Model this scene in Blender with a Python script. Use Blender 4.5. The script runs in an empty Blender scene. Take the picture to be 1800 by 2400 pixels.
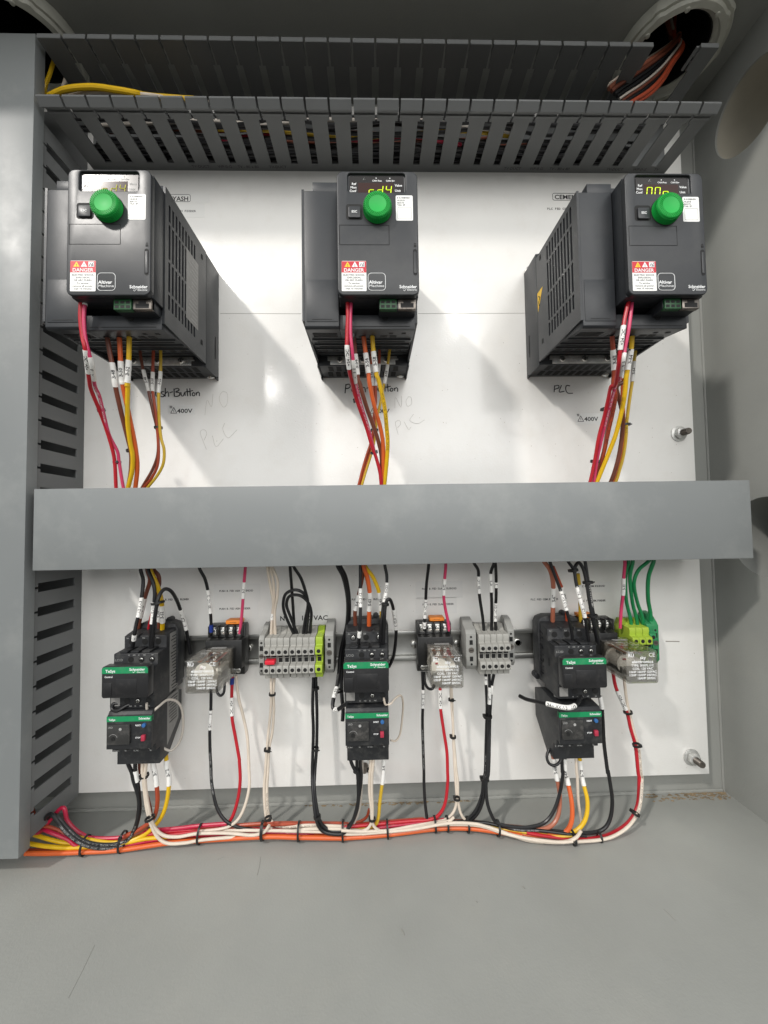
import bpy, bmesh, math, random
from mathutils import Vector, Matrix
random.seed(7)
S = 0.001                                   # everything below is in millimetres: x right, d towards the viewer, z up
SC = bpy.context.scene
COL = SC.collection

# ------------------------------------------------------------------ camera
FPX, PITCH, YAW, ROLL, DIST = 923.13, 2.25, -1.37, 0.86, 480.0
def rotm(p, y, r):
    p, y, r = map(math.radians, (p, y, r))
    Rz = Matrix(((math.cos(y), -math.sin(y), 0), (math.sin(y), math.cos(y), 0), (0, 0, 1)))
    Rx = Matrix(((1, 0, 0), (0, math.cos(p), -math.sin(p)), (0, math.sin(p), math.cos(p))))
    Ry = Matrix(((math.cos(r), 0, math.sin(r)), (0, 1, 0), (-math.sin(r), 0, math.cos(r))))
    return Rz @ Rx @ Ry
RM = rotm(PITCH, YAW, ROLL)
cam_data = bpy.data.cameras.new('camera')
cam = bpy.data.objects.new('camera', cam_data); COL.objects.link(cam)
cam_data.sensor_fit = 'VERTICAL'; cam_data.sensor_height = 36.0
cam_data.lens = FPX / 2400 * 36.0
cam_data.clip_start = 0.01; cam_data.clip_end = 60
r_, f_, u_ = RM.col[0], RM.col[1], RM.col[2]
M3 = Matrix((r_, u_, -f_)).transposed()
cam.matrix_world = Matrix.Translation(Vector((0, -DIST * S, 0))) @ M3.to_4x4()
SC.camera = cam

# ------------------------------------------------------------------ light
w = bpy.data.worlds.new('World'); SC.world = w; w.use_nodes = True
bg = w.node_tree.nodes['Background']
bg.inputs[1].default_value = 0.86
tcw = w.node_tree.nodes.new('ShaderNodeTexCoord'); sep = w.node_tree.nodes.new('ShaderNodeSeparateXYZ'); rmp = w.node_tree.nodes.new('ShaderNodeValToRGB')
mr = w.node_tree.nodes.new('ShaderNodeMapRange'); mr.inputs[1].default_value = -1; mr.inputs[2].default_value = 1
w.node_tree.links.new(tcw.outputs['Generated'], sep.inputs[0]); w.node_tree.links.new(sep.outputs['Z'], mr.inputs[0]); w.node_tree.links.new(mr.outputs[0], rmp.inputs[0])
e_ = rmp.color_ramp.elements; e_[0].position = 0.30; e_[0].color = (0.15, 0.145, 0.13, 1); e_[1].position = 0.62; e_[1].color = (0.95, 0.98, 1.0, 1)
w.node_tree.links.new(rmp.outputs[0], bg.inputs[0])
def area(name, loc, target, size, energy, color, sy=None):
    l = bpy.data.lights.new(name, 'AREA'); l.energy = energy; l.color = color
    l.shape = 'RECTANGLE'; l.size = size; l.size_y = sy or size
    o = bpy.data.objects.new(name, l); COL.objects.link(o); o.location = loc
    o.rotation_euler = (Vector(target) - Vector(loc)).to_track_quat('-Z', 'Y').to_euler()
    return o
area('key_light', (-1.85, -2.15, 2.35), (0, 0, 0.1), 0.18, 62, (1.0, 0.955, 0.90), 0.18)
area('fill_light', (0.45, -2.4, 1.05), (0, 0, -0.1), 2.4, 28, (1.0, 0.975, 0.935), 1.4)
area('hall_lamp', (-1.10, -2.5, 1.27), (-0.18, 0, 0.2), 0.10, 2.6, (1.0, 0.97, 0.92), 0.16)
area('hall_lamp', (1.0, -2.5, 2.05), (0.16, 0, 0.33), 0.10, 2.6, (1.0, 0.97, 0.92), 0.16)
SC.view_settings.view_transform = 'Standard'; SC.view_settings.look = 'None'
SC.view_settings.exposure = 0.28; SC.view_settings.gamma = 1.0
SC.view_settings.use_curve_mapping = False
SC.render.engine = 'CYCLES'
SC.cycles.max_bounces = 14; SC.cycles.transmission_bounces = 14; SC.cycles.transparent_max_bounces = 16

# ------------------------------------------------------------------ materials
MATS = {}
def mat(name, col, rough=0.5, metal=0.0, var=0.0, vscale=60, bump=0.0, bscale=900, rvar=0.0,
        dust=None, dust_amt=0.0, dscale=25, spec=0.5, emit=0, trans=0, ior=1.45, coat=0.0):
    if name in MATS: return MATS[name]
    m = bpy.data.materials.new(name); m.use_nodes = True
    nt = m.node_tree; N = nt.nodes; L = nt.links
    b = N['Principled BSDF']
    b.inputs['Base Color'].default_value = (*col, 1); b.inputs['Roughness'].default_value = rough
    b.inputs['Metallic'].default_value = metal; b.inputs['Specular IOR Level'].default_value = spec
    b.inputs['IOR'].default_value = ior
    if coat: b.inputs['Coat Weight'].default_value = coat; b.inputs['Coat Roughness'].default_value = 0.07
    if emit: b.inputs['Emission Color'].default_value = (*col, 1); b.inputs['Emission Strength'].default_value = emit
    if trans: b.inputs['Transmission Weight'].default_value = trans
    g = N.new('ShaderNodeNewGeometry')
    def noise(scale, detail=4, rough_=0.55):
        n = N.new('ShaderNodeTexNoise'); n.inputs['Scale'].default_value = scale
        n.inputs['Detail'].default_value = detail; n.inputs['Roughness'].default_value = rough_
        L.new(g.outputs['Position'], n.inputs['Vector']); return n
    out = None
    if var:
        n = noise(vscale)
        r = N.new('ShaderNodeMapRange'); r.inputs[1].default_value = 0.3; r.inputs[2].default_value = 0.7
        r.inputs[3].default_value = 1 - var; r.inputs[4].default_value = 1 + var
        L.new(n.outputs[0], r.inputs[0])
        mx = N.new('ShaderNodeVectorMath'); mx.operation = 'SCALE'; mx.inputs[0].default_value = col
        L.new(r.outputs[0], mx.inputs['Scale']); out = mx.outputs[0]
    if dust:
        n = noise(dscale, 8, 0.7)
        r = N.new('ShaderNodeMapRange'); r.inputs[1].default_value = 0.5; r.inputs[2].default_value = 0.75
        r.inputs[3].default_value = 0; r.inputs[4].default_value = dust_amt
        L.new(n.outputs[0], r.inputs[0])
        mx = N.new('ShaderNodeMix'); mx.data_type = 'RGBA'
        L.new(r.outputs[0], mx.inputs[0])
        if out: L.new(out, mx.inputs[6])
        else: mx.inputs[6].default_value = (*col, 1)
        mx.inputs[7].default_value = (*dust, 1); out = mx.outputs[2]
    if out: L.new(out, b.inputs['Base Color'])
    if rvar:
        n = noise(35, 5)
        r = N.new('ShaderNodeMapRange'); r.inputs[1].default_value = 0.3; r.inputs[2].default_value = 0.7
        r.inputs[3].default_value = max(rough - rvar, 0.02); r.inputs[4].default_value = min(rough + rvar, 1)
        L.new(n.outputs[0], r.inputs[0]); L.new(r.outputs[0], b.inputs['Roughness'])
    if bump:
        n = noise(bscale, 2)
        bp = N.new('ShaderNodeBump'); bp.inputs['Strength'].default_value = bump
        bp.inputs['Distance'].default_value = 0.0006
        L.new(n.outputs[0], bp.inputs['Height']); L.new(bp.outputs[0], b.inputs['Normal'])
        if coat: L.new(bp.outputs[0], b.inputs['Coat Normal'])
    MATS[name] = m; return m

PANEL = mat('white_panel_paint', (0.84, 0.83, 0.80), 0.2, var=0.025, vscale=9, bump=0.16, bscale=420, rvar=0.07,
            dust=(0.60, 0.54, 0.46), dust_amt=0.16, dscale=30, coat=0.5)
GREY = mat('grey_enclosure_paint', (0.29, 0.296, 0.278), 0.42, var=0.06, vscale=10, bump=0.24, bscale=480, rvar=0.08,
           dust=(0.36, 0.35, 0.31), dust_amt=0.25, dscale=9)
DUCT = mat('grey_duct_plastic', (0.145, 0.150, 0.150), 0.45, var=0.06, vscale=15, bump=0.04, rvar=0.06)
LID = mat('light_grey_duct_cover', (0.192, 0.204, 0.205), 0.42, var=0.03, vscale=7, bump=0.03, rvar=0.05,
          dust=(0.30, 0.31, 0.30), dust_amt=0.5, dscale=11)
BODY = mat('charcoal_plastic', (0.022, 0.0245, 0.028), 0.40, var=0.08, vscale=20, bump=0.12, bscale=2500, rvar=0.05,
           dust=(0.06, 0.06, 0.058), dust_amt=0.3, dscale=20)
FACE = mat('charcoal_keypad_plastic', (0.024, 0.026, 0.029), 0.37, bump=0.05, bscale=2500, rvar=0.06,
           dust=(0.075, 0.075, 0.07), dust_amt=0.3, dscale=18)
CONT = mat('dusty_black_plastic', (0.017, 0.018, 0.020), 0.48, var=0.1, vscale=60, bump=0.12, bscale=2200,
           dust=(0.16, 0.155, 0.14), dust_amt=0.36, dscale=75)
COVER = mat('glossy_black_cover', (0.017, 0.017, 0.018), 0.28, bump=0.04, bscale=2000, dust=(0.09, 0.085, 0.08), dust_amt=0.35, dscale=60)
BLACK = mat('black_recess', (0.006, 0.006, 0.006), 0.7)
GLOSSB = mat('black_socket_plastic', (0.014, 0.014, 0.014), 0.3, dust=(0.08, 0.08, 0.07), dust_amt=0.3, dscale=80)
TIE = mat('black_nylon', (0.012, 0.012, 0.012), 0.4)
GREEN = mat('green_band', (0.008, 0.23, 0.085), 0.4, dust=(0.16, 0.26, 0.18), dust_amt=0.25, dscale=90)
KNOB = mat('green_knob', (0.004, 0.36, 0.05), 0.5, bump=0.0)
ZINC = mat('zinc_plate', (0.62, 0.62, 0.60), 0.38, 0.75, var=0.25, vscale=160, rvar=0.15)
STEEL = mat('galvanised_rail', (0.42, 0.42, 0.40), 0.42, 1.0, var=0.12, vscale=50, rvar=0.12)
CHROME = mat('bright_screw', (0.75, 0.74, 0.70), 0.22, 1.0)
BOLT = mat('dark_threaded_rod', (0.20, 0.18, 0.16), 0.4, 0.9, var=0.2, vscale=300)
WHITE = mat('white_sleeve', (0.80, 0.79, 0.76), 0.5, dust=(0.5, 0.48, 0.44), dust_amt=0.3, dscale=200)
STICK = mat('white_sticker', (0.80, 0.80, 0.78), 0.45)
INK = mat('black_ink', (0.02, 0.02, 0.022), 0.6)
GINK = mat('grey_print', (0.34, 0.34, 0.33), 0.6)
WINK = mat('white_print', (0.75, 0.76, 0.76), 0.6)
PENCIL = mat('pencil_line', (0.50, 0.48, 0.44), 0.6)
MARK = mat('marker_on_plastic', (0.006, 0.006, 0.008), 0.35)
RED = mat('danger_red', (0.52, 0.02, 0.035), 0.45)
YEL = mat('warning_yellow', (0.85, 0.52, 0.01), 0.45)
GLABEL = mat('grey_rating_label', (0.22, 0.215, 0.205), 0.42, var=0.1, vscale=200)
SCREEN = mat('dark_screen', (0.012, 0.009, 0.008), 0.22)
SEG = mat('lit_segments', (0.55, 0.72, 0.02), 0.5, emit=0.8)
SEGD = mat('dim_segments', (0.50, 0.48, 0.10), 0.5, emit=0.35)
TGREY = mat('grey_terminal_plastic', (0.33, 0.325, 0.30), 0.45, var=0.04, vscale=90, dust=(0.2, 0.19, 0.17), dust_amt=0.25, dscale=110)
TEND = mat('grey_end_clamp', (0.27, 0.27, 0.255), 0.5, dust=(0.18, 0.17, 0.15), dust_amt=0.25, dscale=110)
TYG = mat('yellow_green_plastic', (0.31, 0.43, 0.04), 0.42)
TGRN = mat('ground_green_plastic', (0.025, 0.21, 0.08), 0.45)
TRED = mat('red_jumper', (0.62, 0.02, 0.04), 0.4)
ORNG = mat('orange_tag', (0.85, 0.26, 0.03), 0.5)
CLEAR = mat('clear_polycarbonate', (0.96, 0.95, 0.92), 0.04, trans=1.0, ior=1.22)
nt_ = CLEAR.node_tree; nd = nt_.nodes; nd.remove(nd['Principled BSDF'])
tr_ = nd.new('ShaderNodeBsdfTransparent'); tr_.inputs[0].default_value = (0.985, 0.98, 0.965, 1)
gl_ = nd.new('ShaderNodeBsdfGlossy'); gl_.inputs['Roughness'].default_value = 0.06
lw_ = nd.new('ShaderNodeLayerWeight'); lw_.inputs[0].default_value = 0.42; mx_ = nd.new('ShaderNodeMixShader')
ma_ = nd.new('ShaderNodeMath'); ma_.operation = 'MULTIPLY_ADD'; ma_.inputs[1].default_value = 0.55; ma_.inputs[2].default_value = 0.03
nt_.links.new(lw_.outputs['Fresnel'], ma_.inputs[0]); nt_.links.new(ma_.outputs[0], mx_.inputs[0]); nt_.links.new(tr_.outputs[0], mx_.inputs[1]); nt_.links.new(gl_.outputs[0], mx_.inputs[2])
nt_.links.new(mx_.outputs[0], [n for n in nd if n.type == 'OUTPUT_MATERIAL'][0].inputs[0])
COPPER = mat('copper_contact', (0.72, 0.33, 0.18), 0.3, 1.0)
COIL = mat('white_coil', (0.82, 0.79, 0.72), 0.4)
BLUEB = mat('blue_button', (0.03, 0.12, 0.32), 0.4)
REDB = mat('red_button', (0.38, 0.03, 0.06), 0.4)
FBLUE = mat('blue_ferrule', (0.01, 0.03, 0.20), 0.4)
PGREEN = mat('green_pluggable_terminal', (0.014, 0.075, 0.024), 0.45)
BUSH = mat('grey_bushing_casting', (0.48, 0.48, 0.42), 0.5, bump=0.25, bscale=350, var=0.08, vscale=40)
SEAM = mat('tan_sealant', (0.22, 0.165, 0.10), 0.8, var=0.35, vscale=120, bump=0.6, bscale=500)
BEIGE = mat('beige_sleeve', (0.36, 0.335, 0.275), 0.6, var=0.08, vscale=20)
WC = {}
for n, c in dict(red=(0.42, 0.012, 0.022), crimson=(0.42, 0.010, 0.045), pink=(0.56, 0.045, 0.125), brown=(0.150, 0.045, 0.026),
                 rust=(0.34, 0.055, 0.022), orange=(0.60, 0.11, 0.025), yellow=(0.66, 0.41, 0.01), ochre=(0.58, 0.38, 0.03),
                 black=(0.010, 0.010, 0.011), white=(0.62, 0.54, 0.45), grey=(0.46, 0.42, 0.37), green=(0.008, 0.20, 0.065),
                 tan=(0.36, 0.12, 0.07)).items():
    WC[n] = mat(n + '_wire_insulation', c, 0.33, var=0.06, vscale=90, bump=0.05, bscale=700)

# ------------------------------------------------------------------ helpers
def at(px, py, d):                                  # photo pixel (1800 x 2400) at depth d -> (x, d, z) in mm
    v = RM @ Vector(((px - 900) / FPX, 1, -(py - 1200) / FPX)); t = (DIST - d) / v.y
    return (v.x * t, d, v.z * t)
CR = dict(A=(200, 1310, 3.95), B=(580, 1310, 3.95), C=(940, 1310, 4.425), D=(1200, 1310, 3.456), E=(50, 1780, 2.074),
          F=(800, 1780, 2.074), G=(50, 360, 3.016), H=(650, 360, 4.0225), I=(1200, 360, 3.016), J=(50, 880, 2.765),
          K=(650, 880, 3.318), L=(1150, 880, 3.016), P=(0, 0, 1.843), Q=(900, 0, 1.843), R=(1440, 0, 4.608))
def px(c, u, v):
    o = CR[c]; return (o[0] + u / o[2], o[1] + v / o[2])

_txt = {}
def txt_mesh(s, bold=False):
    k = (s, bold)
    if k in _txt: return _txt[k]
    cu = bpy.data.curves.new('t', 'FONT'); cu.body = s; cu.resolution_u = 2
    if bold: cu.offset = 0.022
    ob = bpy.data.objects.new('t', cu); COL.objects.link(ob)
    dg = bpy.context.evaluated_depsgraph_get()
    me = bpy.data.meshes.new_from_object(ob.evaluated_get(dg))
    V = [(v.co.x, v.co.y) for v in me.vertices]; Fc = [tuple(p.vertices) for p in me.polygons]
    bpy.data.objects.remove(ob); bpy.data.curves.remove(cu); bpy.data.meshes.remove(me)
    wd = max((v[0] for v in V), default=1); _txt[k] = (V, Fc, wd); return _txt[k]

class MB:
    def __init__(s): s.v = []; s.f = []
    def add(s, V, Fc):
        o = len(s.v); s.v += [tuple(v) for v in V]; s.f += [tuple(i + o for i in f) for f in Fc]; return s
    def box(s, x0, x1, d0, d1, z0, z1):
        V = [(x, d, z) for x in (x0, x1) for d in (d0, d1) for z in (z0, z1)]
        return s.add(V, [(0, 1, 3, 2), (4, 6, 7, 5), (0, 4, 5, 1), (2, 3, 7, 6), (0, 2, 6, 4), (1, 5, 7, 3)])
    def prism(s, poly, axis, a, b):
        n = len(poly)
        def P(p, t):
            return {'x': (t, p[0], p[1]), 'd': (p[0], t, p[1]), 'z': (p[0], p[1], t)}[axis]
        V = [P(p, a) for p in poly] + [P(p, b) for p in poly]
        return s.add(V, [tuple(range(n)), tuple(range(2 * n - 1, n - 1, -1))] + [(i, (i + 1) % n, n + (i + 1) % n, n + i) for i in range(n)])
    def cyl(s, c, axis, r, h, n=20, r2=None, off=0.0, cap=True):   # from c along +axis by h
        r2 = r if r2 is None else r2; V = []
        for t, rr in ((0, r), (h, r2)):
            for i in range(n):
                a = 2 * math.pi * i / n + off; p, q = rr * math.cos(a), rr * math.sin(a)
                V.append({'d': (c[0] + p, c[1] + t, c[2] + q), 'x': (c[0] + t, c[1] + p, c[2] + q), 'z': (c[0] + p, c[1] + q, c[2] + t)}[axis])
        F_ = [(i, (i + 1) % n, n + (i + 1) % n, n + i) for i in range(n)]
        if cap: F_ += [tuple(range(n)), tuple(range(2 * n - 1, n - 1, -1))]
        return s.add(V, F_)
    def ring(s, c, axis, ro, ri, h, n=48):
        V = []
        for t in (0, h):
            for rr in (ro, ri):
                for i in range(n):
                    a = 2 * math.pi * i / n; p, q = rr * math.cos(a), rr * math.sin(a)
                    V.append({'d': (c[0] + p, c[1] + t, c[2] + q), 'x': (c[0] + t, c[1] + p, c[2] + q), 'z': (c[0] + p, c[1] + q, c[2] + t)}[axis])
        Fc = []
        for i in range(n):
            j = (i + 1) % n
            Fc += [(i, j, 2 * n + j, 2 * n + i), (n + i, 3 * n + i, 3 * n + j, n + j), (i, n + i, n + j, j), (2 * n + i, 2 * n + j, 3 * n + j, 3 * n + i)]
        return s.add(V, Fc)
    def tube(s, P, r, n=10, cap=True):
        P = [Vector(p) for p in P]; V = []; nrm = None
        for i, p in enumerate(P):
            t = (P[min(i + 1, len(P) - 1)] - P[max(i - 1, 0)])
            t = t.normalized() if t.length > 1e-6 else Vector((0, 0, 1))
            if nrm is None:
                nrm = t.cross(Vector((0, 1, 0)));  nrm = nrm if nrm.length > 0.1 else t.cross(Vector((1, 0, 0)))
            nrm = (nrm - t * nrm.dot(t)).normalized(); b = t.cross(nrm)
            for k in range(n):
                a = 2 * math.pi * k / n; V.append(p + nrm * (r * math.cos(a)) + b * (r * math.sin(a)))
        m = len(P)
        Fc = [(i * n + k, i * n + (k + 1) % n, (i + 1) * n + (k + 1) % n, (i + 1) * n + k) for i in range(m - 1) for k in range(n)]
        if cap: Fc += [tuple(range(n)), tuple(range((m - 1) * n, m * n))]
        return s.add(V, Fc)
    def text(s, t, o, size, u=(1, 0, 0), v=(0, 0, 1), bold=False, align='l', width=None):
        V, Fc, wd = txt_mesh(t, bold); o, u, v = Vector(o), Vector(u), Vector(v)
        sx = size if width is None else width / wd
        dx = 0 if align == 'l' else (-wd / 2 if align == 'c' else -wd)
        return s.add([o + u * ((a + dx) * sx) + v * (b * size) for a, b in V], Fc)
    def text_on(s, t, C, r, size, rev=True, bold=True, maxfrac=0.9):      # text wrapped on a round wire, C = centre line
        V, Fc, wd = txt_mesh(t, bold); C = [Vector(c) for c in (C[::-1] if rev else C)]
        L = [0]
        for a, b in zip(C, C[1:]): L.append(L[-1] + (b - a).length)
        sx = size
        if wd * sx > L[-1] * maxfrac: sx = L[-1] * maxfrac / wd
        st = (L[-1] - wd * sx) / 2; out = []
        for a, b in V:
            q = st + a * sx; i = 0
            while i < len(L) - 2 and L[i + 1] < q: i += 1
            k = (q - L[i]) / max(L[i + 1] - L[i], 1e-6); p = C[i].lerp(C[i + 1], k); tn = (C[i + 1] - C[i]).normalized()
            fwd = (Vector((0, 1, 0)) * 1.0 + Vector((-p.x / 900, 0, -p.z / 900))); fwd = (fwd - tn * fwd.dot(tn)).normalized()
            side = fwd.cross(tn) * -1
            # letters' up direction is to the left of the reading direction
            ang = (b - 0.36) * size / r
            side = tn.cross(fwd)
            side = -side if side.dot(Vector((-tn.z, 0, tn.x))) < 0 else side
            out.append(p + fwd * ((r + 0.06) * math.cos(ang)) + side * ((r + 0.06) * math.sin(ang)))
        return s.add(out, Fc)
    def strokes(s, L, o, sc, r, d, n=5):              # handwriting: thin rounded lines on a surface facing the viewer
        for st in L:
            P = [(o[0] + a * sc, d, o[1] + b * sc) for a, b in st]
            s.tube(P, r, n)
        return s
    def build(s, name, m, parent=None, bevel=0, seg=2, smooth=True, recalc=True, ang=35, uv=None):
        me = bpy.data.meshes.new(name)
        off = Vector((0, 0, 0))
        if parent is not None:
            p = parent
            while p: off += p.location; p = p.parent
        elif getattr(s, 'origin', None): off = Vector((s.origin[0] * S, -s.origin[1] * S, s.origin[2] * S))
        me.from_pydata([Vector((v[0] * S, -v[1] * S, v[2] * S)) - off for v in s.v], [], s.f)
        bm = bmesh.new(); bm.from_mesh(me)
        if recalc: bmesh.ops.recalc_face_normals(bm, faces=bm.faces)
        if bevel:
            es = [e for e in bm.edges if len(e.link_faces) == 2 and e.calc_face_angle(0) > math.radians(30)]
            bmesh.ops.bevel(bm, geom=es, offset=bevel * S, segments=seg, profile=0.5, affect='EDGES', clamp_overlap=True)
        bm.to_mesh(me); bm.free()
        if smooth:
            for p in me.polygons: p.use_smooth = True
            me.set_sharp_from_angle(angle=math.radians(ang))
        me.materials.append(m)
        o = bpy.data.objects.new(name, me); COL.objects.link(o)
        if parent is not None: o.parent = parent
        else: o.location = off
        return o

def tag(o, label=None, cat=None, group=None, kind=None):
    if label: o['label'] = label
    if cat: o['category'] = cat
    if group: o['group'] = group
    if kind: o['kind'] = kind
    return o
def thing(name, label, cat, c, group=None):
    o = bpy.data.objects.new(name, None); COL.objects.link(o); o.empty_display_size = 0.01
    o.location = (c[0] * S, -c[1] * S, c[2] * S); return tag(o, label, cat, group)
def plate(ub, vb, hole, emit, t):
    """cells between the breaks ub, vb; hole(u, v) says which are open; emit(u, v, w) -> point; w in 0..t"""
    V = []; Fc = []
    nu, nv = len(ub) - 1, len(vb) - 1
    H = [[hole((ub[i] + ub[i + 1]) / 2, (vb[j] + vb[j + 1]) / 2) for j in range(nv)] for i in range(nu)]
    def q(*p):
        o = len(V); V.extend(p); Fc.append((o, o + 1, o + 2, o + 3))
    for i in range(nu):
        for j in range(nv):
            if H[i][j]: continue
            a, b, c, d = ub[i], ub[i + 1], vb[j], vb[j + 1]
            q(emit(a, c, t), emit(b, c, t), emit(b, d, t), emit(a, d, t)); q(emit(a, c, 0), emit(a, d, 0), emit(b, d, 0), emit(b, c, 0))
            if i == 0 or H[i - 1][j]: q(emit(a, c, 0), emit(a, c, t), emit(a, d, t), emit(a, d, 0))
            if i == nu - 1 or H[i + 1][j]: q(emit(b, c, 0), emit(b, d, 0), emit(b, d, t), emit(b, c, t))
            if j == 0 or H[i][j - 1]: q(emit(a, c, 0), emit(b, c, 0), emit(b, c, t), emit(a, c, t))
            if j == nv - 1 or H[i][j + 1]: q(emit(a, d, 0), emit(a, d, t), emit(b, d, t), emit(b, d, 0))
    return V, Fc
def rrect(x0, x1, z0, z1, r, n=5):
    P = []
    for cx, cz, a0 in ((x1 - r, z1 - r, 0), (x0 + r, z1 - r, 90), (x0 + r, z0 + r, 180), (x1 - r, z0 + r, 270)):
        for k in range(n + 1):
            a = math.radians(a0 + 90 * k / n); P.append((cx + r * math.cos(a), cz + r * math.sin(a)))
    return P

# ------------------------------------------------------------------ enclosure (the cabinet that holds everything)
FLOOR, CEIL, WALLR, WALLL, BACK, FRONT = -337.7, 560.0, 435.2, -520.0, -20.0, 215.0
enc = thing('enclosure', 'large grey painted steel enclosure seen from its open front, holding the white panel', 'enclosure', (0, 0, FLOOR))
MB().box(WALLL, WALLR + 2, FRONT, BACK - 2, FLOOR - 3, FLOOR).build('floor', GREY, enc)
MB().box(WALLL, WALLR, BACK - 2, BACK, FLOOR, CEIL).build('back_wall', GREY, enc)
MB().box(WALLL - 2, WALLL, BACK, FRONT, FLOOR, CEIL).build('side_wall', GREY, enc)
MB().box(WALLL, WALLR, FRONT - 2, FRONT, FLOOR, FLOOR + 3)
# right wall and ceiling with round openings
def holed_wall(name, hs, r0, mk, a0, a1, b0, b1):
    m = MB(); n = 48
    # split into bands, one per hole
    cuts = [b0] + [(hs[i][1] + hs[i + 1][1]) / 2 for i in range(len(hs) - 1)] + [b1]
    for (ca, cb, r), lo, hi in zip(hs, cuts, cuts[1:]):
        V = []; 
        for i in range(n):
            an = 2 * math.pi * i / n; c, s_ = math.cos(an), math.sin(an)
            k = min(((a1 - ca) if c > 0 else (a0 - ca)) / c if abs(c) > 1e-6 else 1e9, ((hi - cb) if s_ > 0 else (lo - cb)) / s_ if abs(s_) > 1e-6 else 1e9)
            V.append(mk(ca + r * c, cb + r * s_, 0)); V.append(mk(ca + k * c, cb + k * s_, 0)); V.append(mk(ca + r * c, cb + r * s_, 2.5))
        corners = [mk(a, b, 0) for a, b in ((a1, hi), (a0, hi), (a0, lo), (a1, lo))]
        angs = [math.atan2(b - cb, a - ca) % (2 * math.pi) for a, b in ((a1, hi), (a0, hi), (a0, lo), (a1, lo))]
        Fc = []
        o = len(V); V += corners
        for i in range(n):
            j = (i + 1) % n; t0 = 2 * math.pi * i / n; t1 = 2 * math.pi * (i + 1) / n
            mid = [o + q for q, g in enumerate(angs) if t0 + 1e-6 < g < t1 - 1e-6]
            Fc.append((3 * i, 3 * i + 1, *mid, 3 * j + 1, 3 * j)); Fc.append((3 * i, 3 * j, 3 * j + 2, 3 * i + 2))
        m.add(V, Fc)
    return m.build(name, GREY, enc, recalc=False, smooth=False)
holed_wall('side_wall', [(53, -17, 45), (56.3, 475.3, 44)], 0, lambda a, b, t: (WALLR + t, a, b), BACK, FRONT, FLOOR, CEIL)
holed_wall('ceiling', [(47, -386, 42), (47, 353, 42)], 0, lambda a, b, t: (b, a, CEIL + t), BACK, FRONT, WALLL, WALLR)
MB().box(WALLL - 4, WALLR + 130, BACK - 40, FRONT + 10, CEIL + 156, CEIL + 158).box(WALLL - 4, WALLR + 130, BACK - 42, BACK - 40, CEIL, CEIL + 156).build('top_light_block', GREY, enc)  # unseen plates added above the ceiling to keep light out of its openings
# neighbouring box seen through the lower side opening
MB().box(WALLR + 90, WALLR + 92, -60, 200, -160, 120).box(WALLR + 3, WALLR + 92, -60, 200, 100, 102).box(WALLR + 3, WALLR + 92, -62, -60, -160, 120).box(WALLR+3, WALLR+92, -60, 200, -162, -160).build('side_duct', GREY, enc)
m = MB(); m.ring((WALLR + 2.6, 56.3, 475.3), 'x', 47, 44.6, 120, 56); m.build('cable_sleeve', BEIGE, enc)
m = MB(); m.ring((WALLR + 2.6, 53, -17), 'x', 48, 45.6, 85, 56); m.build('hole_sleeve', GREY, enc)
# welded seam + sealant along the back of the floor
m = MB(); P = [(x, BACK + 1.2 + random.random() * .8, FLOOR + 1.0 + random.random() * .7) for x in range(-500, 436, 4)]; m.tube(P, 1.9, 6)
m.tube([(WALLR - .8, BACK + .8, z) for z in (FLOOR, 0, CEIL)], 1.3, 6); m.build('weld_seam', GREY, enc)
m = MB()
def blob(x, d, z, r, fl):
    n = 7; V = [(x, d, z + fl)] + [(x + r * (0.6 + .6 * random.random()) * math.cos(6.283 * i / n), d + r * .5 * (0.6 + .6 * random.random()) * math.sin(6.283 * i / n), z + 0.05) for i in range(n)]
    m.add(V, [(0, 1 + i, 1 + (i + 1) % n) for i in range(n)])
for i in range(420):
    x = random.choice([random.uniform(330, 433), random.uniform(380, 433), random.uniform(-90, 120), random.uniform(-30, 60)])
    blob(x, BACK + 2 + random.random() ** 2 * (14 if x > 300 else 5), FLOOR + .1, random.uniform(.6, 3.2), random.uniform(.2, 1.2))
for i in range(90):
    x = random.choice([random.uniform(-220, 160), random.uniform(330, 433)]); blob(x, BACK + 1.6, FLOOR + 1.2, random.uniform(1, 3), 1.6)
m.build('sealant_crumbs', SEAM, enc)['kind'] = 'stuff'
# scratches on the floor
m = MB()
for (a, b) in (((556, 50), (562, 5)), ((150, 330), (205, 200))):
    pa = [at(q[0] * 1800 / 1659, 2000 + q[1] * 1800 / 1659, 0) for q in (a, b)]
def floor_pt(pxx, pyy, z=0.1):
    v = RM @ Vector(((pxx - 900) / FPX, 1, -(pyy - 1200) / FPX)); t = (FLOOR + z) / v.z
    return (v.x * t, DIST - v.y * t, FLOOR + z)
for a, b, r in (((603, 2052), (611, 2008), .22), ((160, 2340), (222, 2215), .16), ((940, 2178), (948, 2192), .5), ((1115, 2112), (1119, 2116), .6), ((1225, 2078), (1230, 2083), .9), ((1555, 2130), (1585, 2160), .25), ((510, 2015), (525, 2008), .3)):
    p, q = floor_pt(*a), floor_pt(*b); m.tube([p, [(p[0]+q[0])/2+.4, (p[1]+q[1])/2, p[2]], q], r, 5)
m.build('floor_scratch', mat('scratched_paint', (0.245, 0.245, 0.225), .6), enc)

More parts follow.
